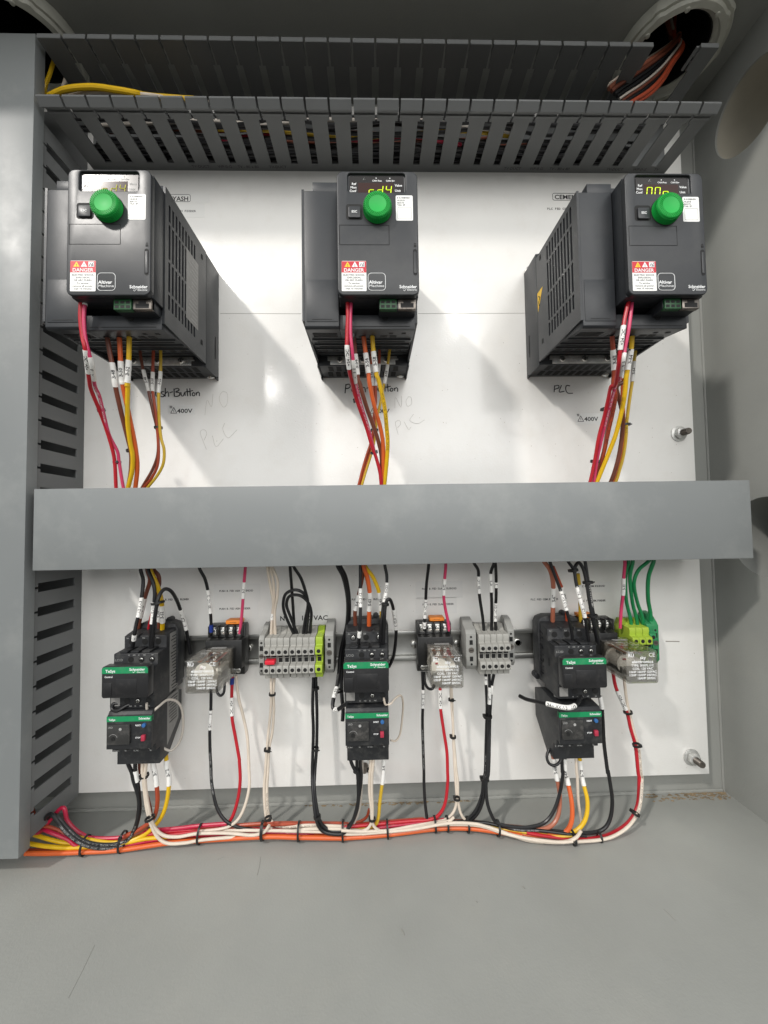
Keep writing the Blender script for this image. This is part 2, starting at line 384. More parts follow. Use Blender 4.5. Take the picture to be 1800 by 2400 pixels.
# conduit bushings in the ceiling
def bushing(cx, label):
    t = thing('conduit_bushing', label, 'conduit fitting', (cx, 47, CEIL - 16), 'conduit bushings in the enclosure ceiling')
    m = MB(); n = 96; V = []; Fc = []
    prof = [(57, -.2), (57.5, -9), (56, -12), (53, -12), (51.5, -15.5), (46, -16.5), (44.5, -12.5), (41.5, -11), (40, -9), (40, 150), (.01, 150)]
    for i in range(n):
        a = 2 * math.pi * i / n; lobe = 0.0
        for r, z in prof:
            rr = r + (1.6 if (i % 12) in (0, 1) and 51 < r and z < -5 else 0)
            V.append((cx + rr * math.cos(a), 47 + rr * math.sin(a), CEIL + z))
    k = len(prof)
    for i in range(n):
        j = (i + 1) % n
        Fc += [(i * k + q, i * k + q + 1, j * k + q + 1, j * k + q) for q in range(k - 1)]
    m.add(V, Fc); m.build('threaded_ring', BUSH, t, recalc=False)
    MB().ring((cx, 47, CEIL - 8), 'z', 39.8, 38.6, 150, 48).cyl((cx, 47, CEIL + 140), 'z', 39, 2, 32).build('dark_bore_liner', BLACK, t)  # black lining and cap added so the inside looks unlit
    m = MB()
    for i in range(8):
        a = math.pi * i / 4 + .3; x, d = cx + 46.5 * math.cos(a), 47 + 46.5 * math.sin(a)
        MB().cyl((x, d, CEIL - 17.5), 'z', 2.6, 4, 8).build('lug', BUSH, t, bevel=.5)
bushing(353, 'grey cast conduit bushing in the ceiling with brown and black wires dropping out of it')
bushing(-386, 'grey conduit bushing in the ceiling half hidden above the left duct cover')

# ------------------------------------------------------------------ white back panel
PR, PL, PB, PT = 401.2, -420.0, -304.4, 535.0
pan = thing('back_panel', 'white powder coated mounting panel with printed labels and handwriting, bolted inside the enclosure', 'mounting panel', (0, 0, PB))
MB().box(PL, PR, -2.5, 0, PB, PT).build('sheet', PANEL, pan, bevel=.8)
m = MB(); m.box(PL + 2, PR - 1, -13, -2.5, PB + .2, PB + 2.2).box(PR - 2.4, PR - .4, -13, -2.5, PB + 4, PT); m.build('folded_edge', PANEL, pan)
def sticker(x0, y0, x1, y1, m_):
    a, b = at(x0, y0, .1), at(x1, y1, .1); m_.prism(rrect(a[0], b[0], b[2], a[2], .8, 3), 'd', .02, .14)
TAPE = mat('clear_tape', (0.78, 0.775, 0.75), 0.16)
for c, u0, v0, u1, v1 in (('G', 1020, 280, 1330, 350), ('G', 960, 350, 1295, 452), ('A', 1190, 235, 1620, 390), ('A', 1200, 400, 1600, 560),
                          ('C', 150, 235, 640, 400), ('C', 150, 405, 580, 560), ('B', 470, 490, 755, 600), ('D', 540, 190, 800, 270)):
    m = MB(); sticker(*px(c, u0, v0), *px(c, u1, v1), m); m.build('adhesive_label', TAPE, pan)
m = MB(); sticker(*px('L', 600, 268), *px('L', 775, 345), m); m.build('adhesive_label', STICK, pan)
m = MB(); sticker(*px('J', 950, 190), *px('J', 1125, 250), m); m.build('adhesive_label', STICK, pan)
def ptext(c, u, v, s, h, align='l', bold=False, width=None, d=.2):
    p = at(*px(c, u, v), 0); m = MB()
    if width and len(s) > 8:                                    # typewriter-like, evenly pitched
        n = len(s); pit = width / n; x0 = p[0] - (width if align == 'r' else 0)
        for k, ch in enumerate(s):
            if ch != ' ': m.text(ch, (x0 + (k + .5) * pit, d, p[2]), h, align='c', bold=bold)
    else: m.text(s, (p[0], d, p[2]), h, align=align, bold=bold, width=width)
    m.build('printed_lettering', INK, pan)
ptext('G', 1180, 335, 'FLYASH', 8.0, 'r', True); ptext('G', 1235, 414, 'PUSH B.FED ASH FEEDER', 3.6, 'r', True, width=50)
ptext('I', 300, 322, 'CEMENT', 8.0, bold=True, width=34); ptext('I', 247, 397, 'PLC FED CEMENT FEEDER', 3.6, 'l', True, width=52)
ptext('A', 1240, 306, 'PUSH B.FED ASH SOLENOID', 3.1, width=40, bold=True); ptext('A', 1240, 471, 'PUSH B.FED ASH FEEDER', 3.1, width=37, bold=True)
ptext('A', 960, 381, 'PUSH B.FED ASH BLOWER', 3.1, 'r', width=37, bold=True); ptext('B', 965, 384, 'PUSH B.FED SLAG BLOWER', 3.1, width=36, bold=True)
ptext('C', 215, 320, 'PUSH B.FED SLAG SOLENOID', 3.1, width=42, bold=True); ptext('C', 222, 482, 'PUSH B.FED SLAG FEEDER', 3.1, width=38, bold=True)
ptext('D', 150, 336, 'PLC FED CEM.BLOWER', 3.1, width=34, bold=True); ptext('D', 548, 229, 'PLC FED CEM.SOLENOID', 3.1, width=31, bold=True)
ptext('D', 555, 347, 'PLC FED CEM.FEEDER', 3.1, width=31, bold=True)
ptext('B', 300, 572, 'N', 7.8, bold=True); ptext('B', 495, 568, '120', 7.8, bold=True); ptext('B', 612, 566, 'VAC', 7.8, bold=True, width=17)
ptext('J', 1010, 243, '400V', 7.2, bold=True, width=18.5); ptext('L', 662, 322, '400V', 7.2, bold=True, width=17.5); ptext('K', 760, 292, '400V', 7.2, bold=True, width=18)
def tri(c, u, v, w_, d=.2, th=.35):
    m = MB(); o = at(*px(c, u, v), 0); a = (o[0], d, o[2]); b = (o[0] + w_, d, o[2]); t = (o[0] + w_ / 2, d, o[2] + w_ * .95)
    for p, q in ((a, b), (b, t), (t, a)): m.tube([p, q], th, 4)
    m.tube([(o[0] + w_ / 2 + .3, d, o[2] + w_ * .62), (o[0] + w_ / 2 - .3, d, o[2] + w_ * .38), (o[0] + w_ / 2 + .3, d, o[2] + w_ * .38), (o[0] + w_ / 2, d, o[2] + w_ * .16)], th * .7, 4)
    m.build('voltage_symbol', INK, pan)
tri('J', 968, 245, 7.4); tri('L', 616, 325, 7.4); tri('K', 722, 294, 7.4)
for c, u, v in (('J', 962, 212), ('L', 609, 288)):
    p = at(*px(c, u, v), 0); m = MB()
    for k in range(3): m.box(p[0], p[0] + 3, .15, .25, p[2] + k * 1.05, p[2] + k * 1.05 + .6)
    m.build('printed_lettering', INK, pan)
for c, u0, v0, u1, v1 in (('G', 1020, 290, 1195, 341), ('I', 286, 281, 520, 331)):
    a, b = at(*px(c, u0, v0), 0), at(*px(c, u1, v1), 0); R_ = rrect(a[0], b[0], b[2], a[2], 2, 4); R_.append(R_[0])
    MB().tube([(x, .2, z) for x, z in R_], .28, 4).build('label_border', INK, pan)
# hand lettering: strokes traced as little polylines, in crop pixels
def hand(c, L, m, r, d=.15):
    for st in L:
        P = [at(*px(c, u, v), 0) for u, v in st]; m.tube(smooth([(p[0], d, p[2]) for p in P], 4), r, 5)
def smooth(P, n=8):
    P = [Vector(p) for p in P]
    if len(P) < 3: return P
    Q = [P[0] * 2 - P[1]] + P + [P[-1] * 2 - P[-2]]; out = []
    for i in range(1, len(Q) - 2):
        a, b, c, d = Q[i - 1:i + 3]
        for k in range(n):
            t = k / n
            out.append(0.5 * ((2 * b) + (c - a) * t + (2 * a - 5 * b + 4 * c - d) * t * t + (3 * b - a - 3 * c + d) * t ** 3))
    out.append(P[-1]); return out
push = [[(835, 85), (832, 118), (830, 145)], [(833, 92), (852, 84), (862, 98), (850, 112), (834, 114)],
        [(872, 108), (872, 130), (884, 134), (896, 110), (898, 134)], [(925, 105), (908, 108), (912, 120), (926, 126), (920, 138), (905, 136)],
        [(934, 82), (932, 138)], [(933, 120), (946, 106), (954, 116), (955, 138)], [(962, 112), (982, 106)],
        [(990, 86), (992, 136)], [(990, 90), (1014, 84), (1022, 96), (1000, 108), (1024, 112), (1026, 128), (1008, 136), (992, 134)],
        [(1034, 108), (1038, 130), (1050, 132), (1060, 108), (1062, 132)], [(1074, 86), (1078, 134)], [(1062, 108), (1092, 102)],
        [(1092, 84), (1096, 134)], [(1084, 106), (1112, 98)], [(1112, 112), (1108, 128), (1120, 132), (1126, 118), (1114, 110)],
        [(1134, 110), (1136, 130)], [(1136, 118), (1146, 108), (1154, 116), (1154, 134)]]
m = MB(); hand('J', push, m, .62); m.build('handwriting', INK, pan); m = MB()
hand('K', [[(533 + (u - 835) * 1.26, 100 + (v - 112) * 1.15) for u, v in st] for st in push], m, .62); m.build('handwriting', INK, pan); m = MB()
hand('L', [[(452, 70), (448, 118)], [(450, 76), (478, 70), (480, 88), (452, 98)], [(500, 70), (484, 116), (520, 112)], [(560, 74), (536, 72), (530, 98), (544, 124), (580, 126)]], m, .62)
m.build('handwriting', INK, pan)
m = MB()
hand('J', [[(1190, 258), (1204, 160), (1232, 205), (1242, 120)], [(1290, 118), (1284, 160), (1310, 206), (1334, 180), (1336, 120), (1310, 104), (1292, 118)],
           [(1200, 480), (1160, 372), (1186, 352), (1202, 378), (1184, 420)], [(1238, 390), (1262, 462), (1310, 410)], [(1318, 308), (1306, 350), (1340, 405), (1398, 352)]], m, .2)
hand('K', [[(915, 255), (918, 170), (962, 248), (965, 160)], [(1020, 165), (1000, 200), (1012, 240), (1044, 220), (1040, 172), (1018, 165)],
           [(940, 460), (918, 368), (950, 352), (958, 380), (935, 405)], [(985, 360), (1020, 420), (1040, 400)], [(1060, 300), (1030, 350), (1090, 375), (1145, 345)]], m, .2)
m.build('pencil_lettering', PENCIL, pan); m = MB()
a, b = at(516, 734.5, 0), at(706, 735.5, 0); m.tube([(a[0], .1, a[2]), (b[0], .1, b[2])], .2, 4)
a, b = at(980, 735, 0), at(1232, 734, 0); m.tube([(a[0], .1, a[2]), (b[0], .1, b[2])], .2, 4)
a, b = at(1560, 1503, 0), at(1592, 1503.5, 0); m.tube([(a[0], .1, a[2]), (b[0], .1, b[2])], .5, 4)
m.build('pencil_marks', mat('pencil_rule', (0.25, 0.23, 0.2), .6), pan)
# specks of dirt
m = MB()
for i in range(240):
    x, z = random.uniform(-340, 395), random.choice([random.uniform(45, 310), random.uniform(-300, -40), random.uniform(80, 240)]); r = random.uniform(.12, .38)
    m.cyl((x, .0, z), 'd', r, .12, 6)
m.build('dirt_specks', SEAM, pan)

def stud(pxx, pyy, label):
    c = at(pxx, pyy, 0); t = thing('mounting_stud', label, 'bolt', (c[0], 0, c[2]), 'studs holding the white panel')
    MB().cyl((c[0], 0, c[2]), 'd', 9.8, 1.5, 28).build('washer', ZINC, t, bevel=.4)
    MB().cyl((c[0], 1.8, c[2]), 'd', 7.0, 5.5, 6, off=.3).build('nut', ZINC, t, bevel=.7)
    m = MB(); n = 16
    for k in range(7): m.cyl((c[0], 7 + k * 1.3, c[2]), 'd', 3.6, .65, n, r2=4.0); m.cyl((c[0], 7.65 + k * 1.3, c[2]), 'd', 4.0, .65, n, r2=3.6)
    m.cyl((c[0], 0, c[2]), 'd', 3.5, 17, n); m.build('threaded_rod', BOLT, t)
stud(1590, 1017, 'zinc nut and stud near the panel edge, above the wide duct cover')
stud(1620, 1774, 'zinc nut and threaded stud in the lower right corner of the white panel')
stud(855, 1786, 'zinc nut and stud half hidden by wires under the middle overload relay')

# ------------------------------------------------------------------ slotted wiring ducts
def duct_wall(m, axis, pos, out, a0, a1, first, pitch=25.0, dep=84, skip=None, slot=3.9, s0=10, s1=62, lip=True, gap=1.2, t=1.6):
    """wall perpendicular to `axis` ('z': horizontal duct wall, 'x': vertical one) at pos, thickness towards -out"""
    cs = []; c = first
    while c < a1 - 5:
        if c > a0 + 5: cs.append(c)
        c += pitch
    ub = sorted({a0, a1, *[c - slot for c in cs], *[c + slot for c in cs], *[c - gap for c in cs], *[c + gap for c in cs]})
    vb = [0, s0, s1, dep]
    def hole(u, v):
        if skip and skip(u) and v > 8: return True
        for c in cs:
            if abs(u - c) < slot and s0 < v < s1: return True
            if abs(u - c) < gap and v > s0: return True
        return False
    if axis == 'z': em = lambda u, v, w_: (u, v, pos - out * (t - w_))
    else: em = lambda u, v, w_: (pos - out * (t - w_), v, u)
    if skip: vb = [0, 8, s0, s1, dep]
    m.add(*plate(ub, vb, hole, em, t))
    if lip:
        ed = [a0] + cs + [a1]
        for i in range(len(ed) - 1):
            p, q = ed[i] + (gap if i else 0), ed[i + 1] - (gap if i < len(ed) - 2 else 0)
            if skip and skip((p + q) / 2): continue
            prof = [(dep + .2, -1), (dep + .2, .4), (dep - 5.6, 5.6), (dep - 7.2, 5.6), (dep - 8, .2)] if out < 0 else [(dep + .2, -1.2), (dep + .2, 3.2), (dep - 10, 3.8), (dep - 11, .2)]
            ridge = [(dep - 14, .1), (dep - 14.6, 1.3), (dep - 16.5, 1.1), (dep - 17.5, .1)]
            for pf in (prof, ridge):
                if axis == 'z': m.prism([(d_, pos + out * h_) for d_, h_ in pf], 'x', p, q)
                else: m.prism([(pos + out * h_, d_) for d_, h_ in pf], 'z', p, q)
top = thing('wiring_duct', 'open slotted grey wiring duct across the top of the panel, its cover missing', 'wiring duct', (18, 0, 449), 'slotted wiring ducts')
m = MB(); m.box(-342, 378, 0.2, 2.2, 449.5, 512.5)
duct_wall(m, 'z', 449, -1, -342.5, 378.3, -317.3)
m.build('lower_wall', DUCT, top, recalc=False)
m = MB(); duct_wall(m, 'z', 513, 1, -342.5, 378.3, -317.3, skip=lambda u: 307 < u < 347)
m.build('upper_wall', DUCT, top, recalc=False)
m = MB()
for uu, vv, s_ in ((833, 731, 'TV-DUCT'), (945, 731, 'WP-0-G'), (1030, 731, 'TV - 80 x 80'), (1165, 731, 'TV-DUCT')):
    p = at(*px('P', uu, vv - 3), 3); m = MB(); m.text(s_, (p[0], 4, 448.9), 5.0, u=(1, 0, 0), v=(0, 1, 0)); m.build('duct_print', INK, top)
for uu, s_ in ((515, 'TV-DUCT'), (625, 'WP-0-G'), (710, 'TV - 80 x 80'), (955, 'TV-DUCT'), (1070, 'WP-0-G'), (1160, 'TV')):
    p = at(*px('Q', uu, 735), 3); m = MB(); m.text(s_, (p[0], 4, 448.9), 5.0, u=(1, 0, 0), v=(0, 1, 0)); m.build('duct_print', INK, top)
left = thing('wiring_duct', 'tall slotted wiring duct down the left side with its light grey cover on', 'wiring duct', (-388, 0, -306), 'slotted wiring ducts')
m = MB(); z0 = at(87.5, 1377.5, 60)[2]
duct_wall(m, 'x', -349.5, 1, -306, 440, z0 - 25 * 12, dep=70, s0=11, s1=61, lip=False, slot=4.7)
m.box(-428, -350, 0.2, 2.2, -306, 521)
m.build('slotted_wall', DUCT, left, recalc=False)
m = MB(); duct_wall(m, 'x', -428, -1, -306, 521, z0 - 25 * 12, dep=70, s0=11, s1=61, lip=False); m.build('slotted_wall', DUCT, left, recalc=False)
m = MB(); m.prism([(-430.5, 67), (-430.5, 80), (-347.5, 80), (-347.5, 67), (-349.2, 67), (-349.2, 78.2), (-428.8, 78.2), (-428.8, 67)], 'z', -313.3, 521.6)
m.build('cover', LID, left, bevel=.5, recalc=True)

mid = thing('wiring_duct', 'wide wiring duct across the middle, closed by a smooth light grey cover', 'wiring duct', (25, 0, -36), 'slotted wiring ducts')
m = MB(); m.box(-341, 384, 0.2, 2.2, -33, 39); duct_wall(m, 'z', -34.5, -1, -341, 384, -317, dep=74, s1=60, lip=False); m.build('lower_wall', DUCT, mid, recalc=False)
m = MB(); duct_wall(m, 'z', 40.5, 1, -341, 384, -317, dep=74, s1=60, lip=False); m.build('upper_wall', DUCT, mid, recalc=False)
m = MB(); m.prism([(72, -37.2), (84, -37.2), (84, 43.2), (72, 43.2), (72, 41.6), (82.4, 41.6), (82.4, -35.6), (72, -35.6)], 'x', -336.2, 387.4)
m.build('cover', LID, mid, bevel=.5)
m = MB(); m.prism([(-340, 10), (-337, 10), (-338.5, 16)], 'd', 70, 74); m.box(-341.5, -336.4, 73, 77, 27, 42).build('end_notch', LID, mid)

# ------------------------------------------------------------------ DIN rail
rail = thing('mounting_rail', 'galvanised mounting rail carrying the contactors, relays and terminals across the lower panel', 'mounting rail', (0, 0, -141))
RZ0, RZ1 = -158.3, -123.3
prof = [(7.5, RZ0), (8.5, RZ0), (8.5, RZ0 + 4.6), (1.4, RZ0 + 4.6), (1.4, RZ1 - 4.6), (8.5, RZ1 - 4.6), (8.5, RZ1), (7.5, RZ1), (7.5, RZ1 - 5.6), (.2, RZ1 - 5.6), (.2, RZ0 + 5.6), (7.5, RZ0 + 5.6)]
MB().prism(prof, 'x', -285, 337).build('rail', STEEL, rail, bevel=.25)
for pxx, pyy in (px('A', 1500, 828), px('B', 1545, 800), px('C', 580, 875), px('C', 1205, 868), px('D', 50, 680), px('B', 5, 830)):
    p = at(pxx, pyy, 3); m = MB(); m.cyl((p[0], 1.4, -141), 'd', 4.2, 2.3, 20); o = m.build('rail_screw', CHROME, rail, bevel=.6)
    MB().box(p[0] - 3.3, p[0] + 3.3, 3.5, 3.8, -141.4, -140.6).build('slot', BLACK, o)

# ------------------------------------------------------------------ variable speed drives
def seg_digits(m, chars, x, z, d, w_, h, gap, sl=.12):
    S7 = {'r': 'eg', 'd': 'bcdeg', '4': 'bcfg', 'n': 'abcef', 'o': 'cdeg'}
    for k, ch in enumerate(chars):
        x0 = x + k * (w_ + gap)
        seg = dict(a=((0, 1), (1, 1)), b=((1, .5), (1, 1)), c=((1, 0), (1, .5)), d=((0, 0), (1, 0)), e=((0, 0), (0, .5)), f=((0, .5), (0, 1)), g=((0, .5), (1, .5)))
        for s_ in S7.get(ch, ''):
            (a, b), (c, e) = seg[s_]
            q = lambda i, j: (x0 + i * w_ + j * h * sl, d, z + j * h)
            A, B = Vector(q(a, b)), Vector(q(c, e)); D_ = (B - A).normalized() * .35
            m.tube([A + D_, B - D_], .38, 4)
def drive(L, label, disp, dim=False, tint=None, right_label=False, yellow=False):
    B = 184.0
    t = thing('variable_speed_drive', label, 'motor drive', (L + 52, 0, B), 'variable speed drives on the upper panel')
    X = lambda a: L + a
    # body: front block, rear block, narrower by the 2 mm side grilles
    m = MB()
    m.prism([(36, 196), (118, 183.2), (127, 181), (129, 183), (129, 309.5), (127, 311), (36, 311)], 'x', X(2.2), X(33.2))
    m.prism([(36, 196), (118, 183.2), (125, 182), (125, 195.5), (108, 197.5), (108, 203), (124.5, 203), (124.5, 318), (36, 318)], 'x', X(33.2), X(102.8))
    m.prism([(0, 185), (36.8, 185), (36.8, 317), (0, 317)], 'x', X(2), X(103))
    m.build('body', BODY, t, bevel=.6)
    # side grilles with real slots
    for side in (0, 1):
        db = [36, 62]; c = 64.0; slots = []
        while c < 118: slots.append((c, c + 3.3)); c += 6.4
        rows = [(205, 219), (222, 250), (253, 286), (289, 305)]
        ub = sorted({37, *[a for s_ in slots for a in s_], (129 if side == 0 else 124.5)}); vb = sorted({188, 200, 204, (311 if side == 0 else 317.5), *[a for r in rows for a in r]})
        lab = side == 1 and right_label
        def hole(u, v):
            if lab and 58 < u < 96 and 215 < v < 290 and u < 84: return False
            for a, b in slots:
                if a < u < b:
                    for r0, r1 in rows:
                        if r0 < v < r1: return True
            if v < 200 and u < 100: return False
            return False
        x0 = X(0) if side == 0 else X(102.8)
        V, Fc = plate(ub, vb, hole, lambda u, v, w_: (x0 + w_, u, v), 2.2)
        MB().add(V, Fc).build('side_grille', BODY, t, recalc=False)
        xx = X(-.3) if side == 0 else X(105.1)
        m = MB(); m.box(min(xx, xx + .3), max(xx, xx + .3), 46, 49.5, 302, 307).box(min(xx, xx + .3), max(xx, xx + .3), 46, 49.5, 205, 210)
        m.box(min(xx, xx + .3), max(xx, xx + .3), 10, 11.2, 205, 232)
        m.build('side_notch', BLACK, t)
        xa = X(0) if side == 0 else X(103)
        m = MB(); m.box(xa, xa + 2, 0, 36.2, 184, 317); m.box(xa, xa + 2, 0, 6, 184 - 1.5, 186); m.build('rear_flange', BODY, t, bevel=.4)
    # left front block detail
    m = MB(); m.box(X(4), X(32.5), 129, 129.5, 187, 226); m.build('access_door', BODY, t, bevel=.2)
    MB().box(X(9), X(27), 129.5, 129.7, 188.8, 189.3).build('groove', BLACK, t)
    MB().box(X(10), X(33.2), 36, 129.03, 309, 318).build('top_step', BODY, t, bevel=.5)
    # recess floor under keypad
    MB().box(X(38), X(98), 125, 125.25, 184.3, 184.9).build('groove', BLACK, t)
    MB().prism(rrect(X(72), X(78), 190, 197, 2.9), 'd', 124.9, 125.3).build('cover_catch', BLACK, t)
    # bottom louvres and wire holes following the sloped underside
    sl = lambda d_: 196 + (d_ - 36) * (183.2 - 196) / (118 - 36)
    m = MB()
    def under(x0, x1, d0, d1): m.prism([(d0, sl(d0) - .35), (d1, sl(d1) - .35), (d1, sl(d1) + .5), (d0, sl(d0) + .5)], 'x', x0, x1)
    for k in range(3): under(X(7), X(30), 104 + k * 4, 106.2 + k * 4)
    for a in (38, 50, 60, 71, 80): under(X(a), X(a + 6.5), 101, 107)
    for a in (79, 91): under(X(a), X(a + 4), 112, 115)
    under(X(8), X(38), 88, 90); under(X(44), X(96), 88, 90)
    under(X(8), X(97), 73, 74.5)
    for k in range(8): under(X(9 + k * 11.3), X(15 + k * 11.3), 57, 63)
    m.build('wire_opening', BLACK, t)
    m = MB()
    for d_ in (96, 80.5, 67, 50): m.prism([(d_, sl(d_) - 1.4), (d_ + 1.5, sl(d_ + 1.5) - 1.4), (d_ + 2.2, sl(d_)), (d_ - .8, sl(d_))], 'x', X(4), X(101))
    m.build('lower_rib', BODY, t)
    # ground plate
    m = MB(); m.prism([(X(12), 195.2), (X(91), 195.2), (X(91), 192.4), (X(92.5), 192.4), (X(92.5), 191), (X(89), 191), (X(89), 186), (X(15), 186), (X(15), 190.5), (X(12), 190.5)], 'd', 36.8, 38.6)
    gp = m.build('ground_plate', ZINC, t, bevel=.2)
    for a in (26, 52, 78.5):
        s_ = MB().cyl((X(a), 38.6, 190.7), 'd', 3.6, 2.2, 20, r2=3.0).build('screw', CHROME, gp, bevel=.3)
        MB().box(X(a) - 2.2, X(a) + 2.2, 40.5, 40.95, 190.4, 191.0).box(X(a) - .3, X(a) + .3, 40.5, 40.95, 188.5, 192.9).build('slot', BLACK, s_)
    m = MB()
    for k in range(9): m.prism([(6, 184.6), (18, 184.6), (18, 185.2), (6, 185.2)], 'x', X(10 + k * 9.4), X(15.5 + k * 9.4)); m.prism([(22, 184.6), (34, 184.6), (34, 185.2), (22, 185.2)], 'x', X(12 + k * 9.4), X(17.5 + k * 9.4))
    m.build('bottom_vent', BLACK, t)
    m = MB().cyl((X(97), 5, 189.5), 'd', 5.2, 3, 6).cyl((X(97), 2, 189.5), 'd', 6.4, 3, 24); m.build('mounting_screw', CHROME, t, bevel=.5)
    if not right_label:
        MB().cyl((X(5), 2, 318), 'd', 5, 4, 20).build('mounting_screw', CHROME, t, bevel=.5)
    # control terminals below the keypad
    m = MB(); m.box(X(69.5), X(102), 110, 139, 193, 201.4).build('terminal_carrier', BODY, t, bevel=.4)
    g = MB().box(X(70), X(85), 136, 141, 192, 201.2).build('pluggable_terminal', PGREEN, t, bevel=.3)
    m = MB()
    for k in range(3):
        for j in range(2): m.box(X(71 + k * 4.8), X(74.4 + k * 4.8), 140.8, 141.1, 193.2 + j * 4, 195.6 + j * 4)
    m.build('wire_hole', BLACK, g)
    g = MB().box(X(86.5), X(102), 136, 140.5, 192.5, 201.2).build('network_port', BOLT, t, bevel=.2)
    m = MB().prism([(X(88.5), 193.5), (X(100), 193.5), (X(100), 197.5), (X(97.5), 197.5), (X(97.5), 199.8), (X(91), 199.8), (X(91), 197.5), (X(88.5), 197.5)], 'd', 140.4, 140.7); m.build('port_opening', BLACK, g)
    # keypad unit
    k0, k1, kt, kb = X(34), X(104.6), 312.0, 201.0
    body = MB().box(k0 + .6, k1 - .4, 124, 142, kb + .8, kt - .5).build('keypad_side', BODY, t, bevel=.8)
    # front shell with a recess for the display, made as frame + parts
    D = 147.0
    fx = lambda a: k0 + a; fz = lambda b: kt - b
    n = 7; outer = rrect(k0, k1, kb, kt, 5.5, n); ix0, ix1, iz0, iz1 = fx(9.5), fx(60), fz(19), fz(1.8)
    inner = rrect(ix0, ix1, iz0, iz1, 2.5, n)
    V = [(x, D, z) for x, z in outer] + [(x, D, z) for x, z in inner] + [(x, 141, z) for x, z in outer] + [(x, D - 2.4, z) for x, z in inner]
    N_ = len(outer); Fc = []
    for i in range(N_):
        j = (i + 1) % N_; Fc += [(i, j, N_ + j, N_ + i), (i, 2 * N_ + i, 2 * N_ + j, j), (N_ + i, N_ + j, 3 * N_ + j, 3 * N_ + i)]
    Fc.append(tuple(range(3 * N_, 4 * N_)))
    Fc.append(tuple(range(3 * N_ - 1, 2 * N_ - 1, -1)))
    shell = MB().add(V, Fc).build('keypad', FACE, t, bevel=.9, seg=3)
    dg = MB().prism(rrect(fx(11), fx(58.6), fz(18.8), fz(2.9), 1.2), 'd', D - 2.4, D - 1.9).build('display', SCREEN, shell)
    MB().box(fx(18.6), fx(49.6), D - 1.9, D - 1.8, fz(18.6), fz(9)).build('screen_window', mat('screen_window', (0.035, 0.012, 0.008), 0.1), dg)
    m = MB(); seg_digits(m, disp, fx(20.5), fz(19.2 if disp[1] != 'd' else 18.6), D - 1.5, 4.4, 7.2, 3.0)
    m.build('display_digits', SEGD if dim else SEG, dg)
    m = MB()
    for s_, a, b in (('Ref', 17, 11), ('Mon', 17, 14.2), ('Conf', 17, 17.4)): m.text(s_, (fx(a), D - 1.8, fz(b)), 2.9, align='r', bold=True)
    for s_, a, b in (('Value', 50.8, 12.2), ('Unit', 50.8, 17)): m.text(s_, (fx(a), D - 1.8, fz(b)), 2.9, bold=True)
    for s_, a, b in (('CAN Run', 31, 7.8), ('CAN Err', 43, 7.8)): m.text(s_, (fx(a), D - 1.8, fz(b)), 2.1, bold=True)
    m.tube([(fx(23), D - 1.8, fz(6.2)), (fx(24), D - 1.8, fz(4.4)), (fx(25), D - 1.8, fz(6.2)), (fx(23), D - 1.8, fz(6.2))], .12, 4)
    for a in (34.5, 46.5): m.cyl((fx(a), D - 1.85, fz(4.8)), 'd', .5, .1, 8)
    m.build('display_legend', GINK if dim else WINK, dg)
    # escape key
    MB().prism(rrect(fx(7.8), fx(22.3), fz(44), fz(30), 2.2), 'd', D - .1, D + .12).build('key_well', BLACK, t)
    k = MB().prism(rrect(fx(9.9), fx(20.4), fz(43), fz(33), 1.2), 'd', D, D + 1.6).build('escape_key', FACE, t, bevel=.5)
    MB().text('ESC', (fx(15.1), D + 1.75, fz(38.9)), 2.9, align='c', bold=True).build('lettering', WINK, k)
    # knob
    kx, kz = fx(35.2), fz(35.4)
    MB().cyl((kx, D, kz), 'd', 12.9, .25, 40).build('knob_collar', BLACK, t)
    n = 60; V = []; Fc = []; prof = [(12.3, 0.2), (12.1, 2.5), (11.6, 5.4), (11.3, 6.8), (10.5, 7.4), (7.2, 7.5), (6.4, 7.2), (0.1, 7.0)]
    for i in range(n):
        a = 2 * math.pi * i / n
        for r, h in prof: V.append((kx + r * math.cos(a), D + h, kz + r * math.sin(a)))
    q = len(prof)
    for i in range(n):
        j = (i + 1) % n; Fc += [(i * q + e, i * q + e + 1, j * q + e + 1, j * q + e) for e in range(q - 1)]
    kn = MB().add(V, Fc).build('jog_knob', KNOB, t, recalc=True)
    m = MB()
    for i in range(44):
        a = 2 * math.pi * i / 44; m.cyl((kx + 11.9 * math.cos(a), D + .4, kz + 11.9 * math.sin(a)), 'd', .5, 5.6, 6, r2=.35)
    for rr, cnt, o_ in ((10.9, 40, 0), (9.9, 38, .08), (8.9, 34, 0), (7.9, 30, .1)):
        for i in range(cnt):
            a = 2 * math.pi * i / cnt + o_; x, z = kx + rr * math.cos(a), kz + rr * math.sin(a)
            h = D + (7.0 if rr > 10.5 else 7.4)
            m.cyl((x, h - .2, z), 'd', .66, 1.0, 5, r2=.25)
    m.build('knurling', KNOB, kn)
    # blank nameplate groove
    R_ = [(fx(2), fz(48.8)), (fx(45), fz(48.8)), (fx(45), fz(66.4)), (fx(2), fz(66.4))]
    m = MB()
    for a, b in zip(R_, R_[1:] + R_[:1]): m.tube([(a[0], D - .02, a[1]), (b[0], D - .02, b[1])], .28, 4)
    m.build('nameplate_groove', BLACK, t)
    # white code sticker (code left out)
    st = MB().prism(rrect(fx(51.3), fx(66.2), fz(44.7), fz(22), 1.2), 'd', D + .02, D + .15).build('serial_sticker', STICK, t)
    m = MB()
    for s_, b in (('8 A1008HS01', 24.9), ('HL2018', 27.2), ('864173', 29.4), ('TAA  SP', 31.4)): m.text(s_, (fx(52.6), D + .2, fz(b)), 2.0, bold=True)
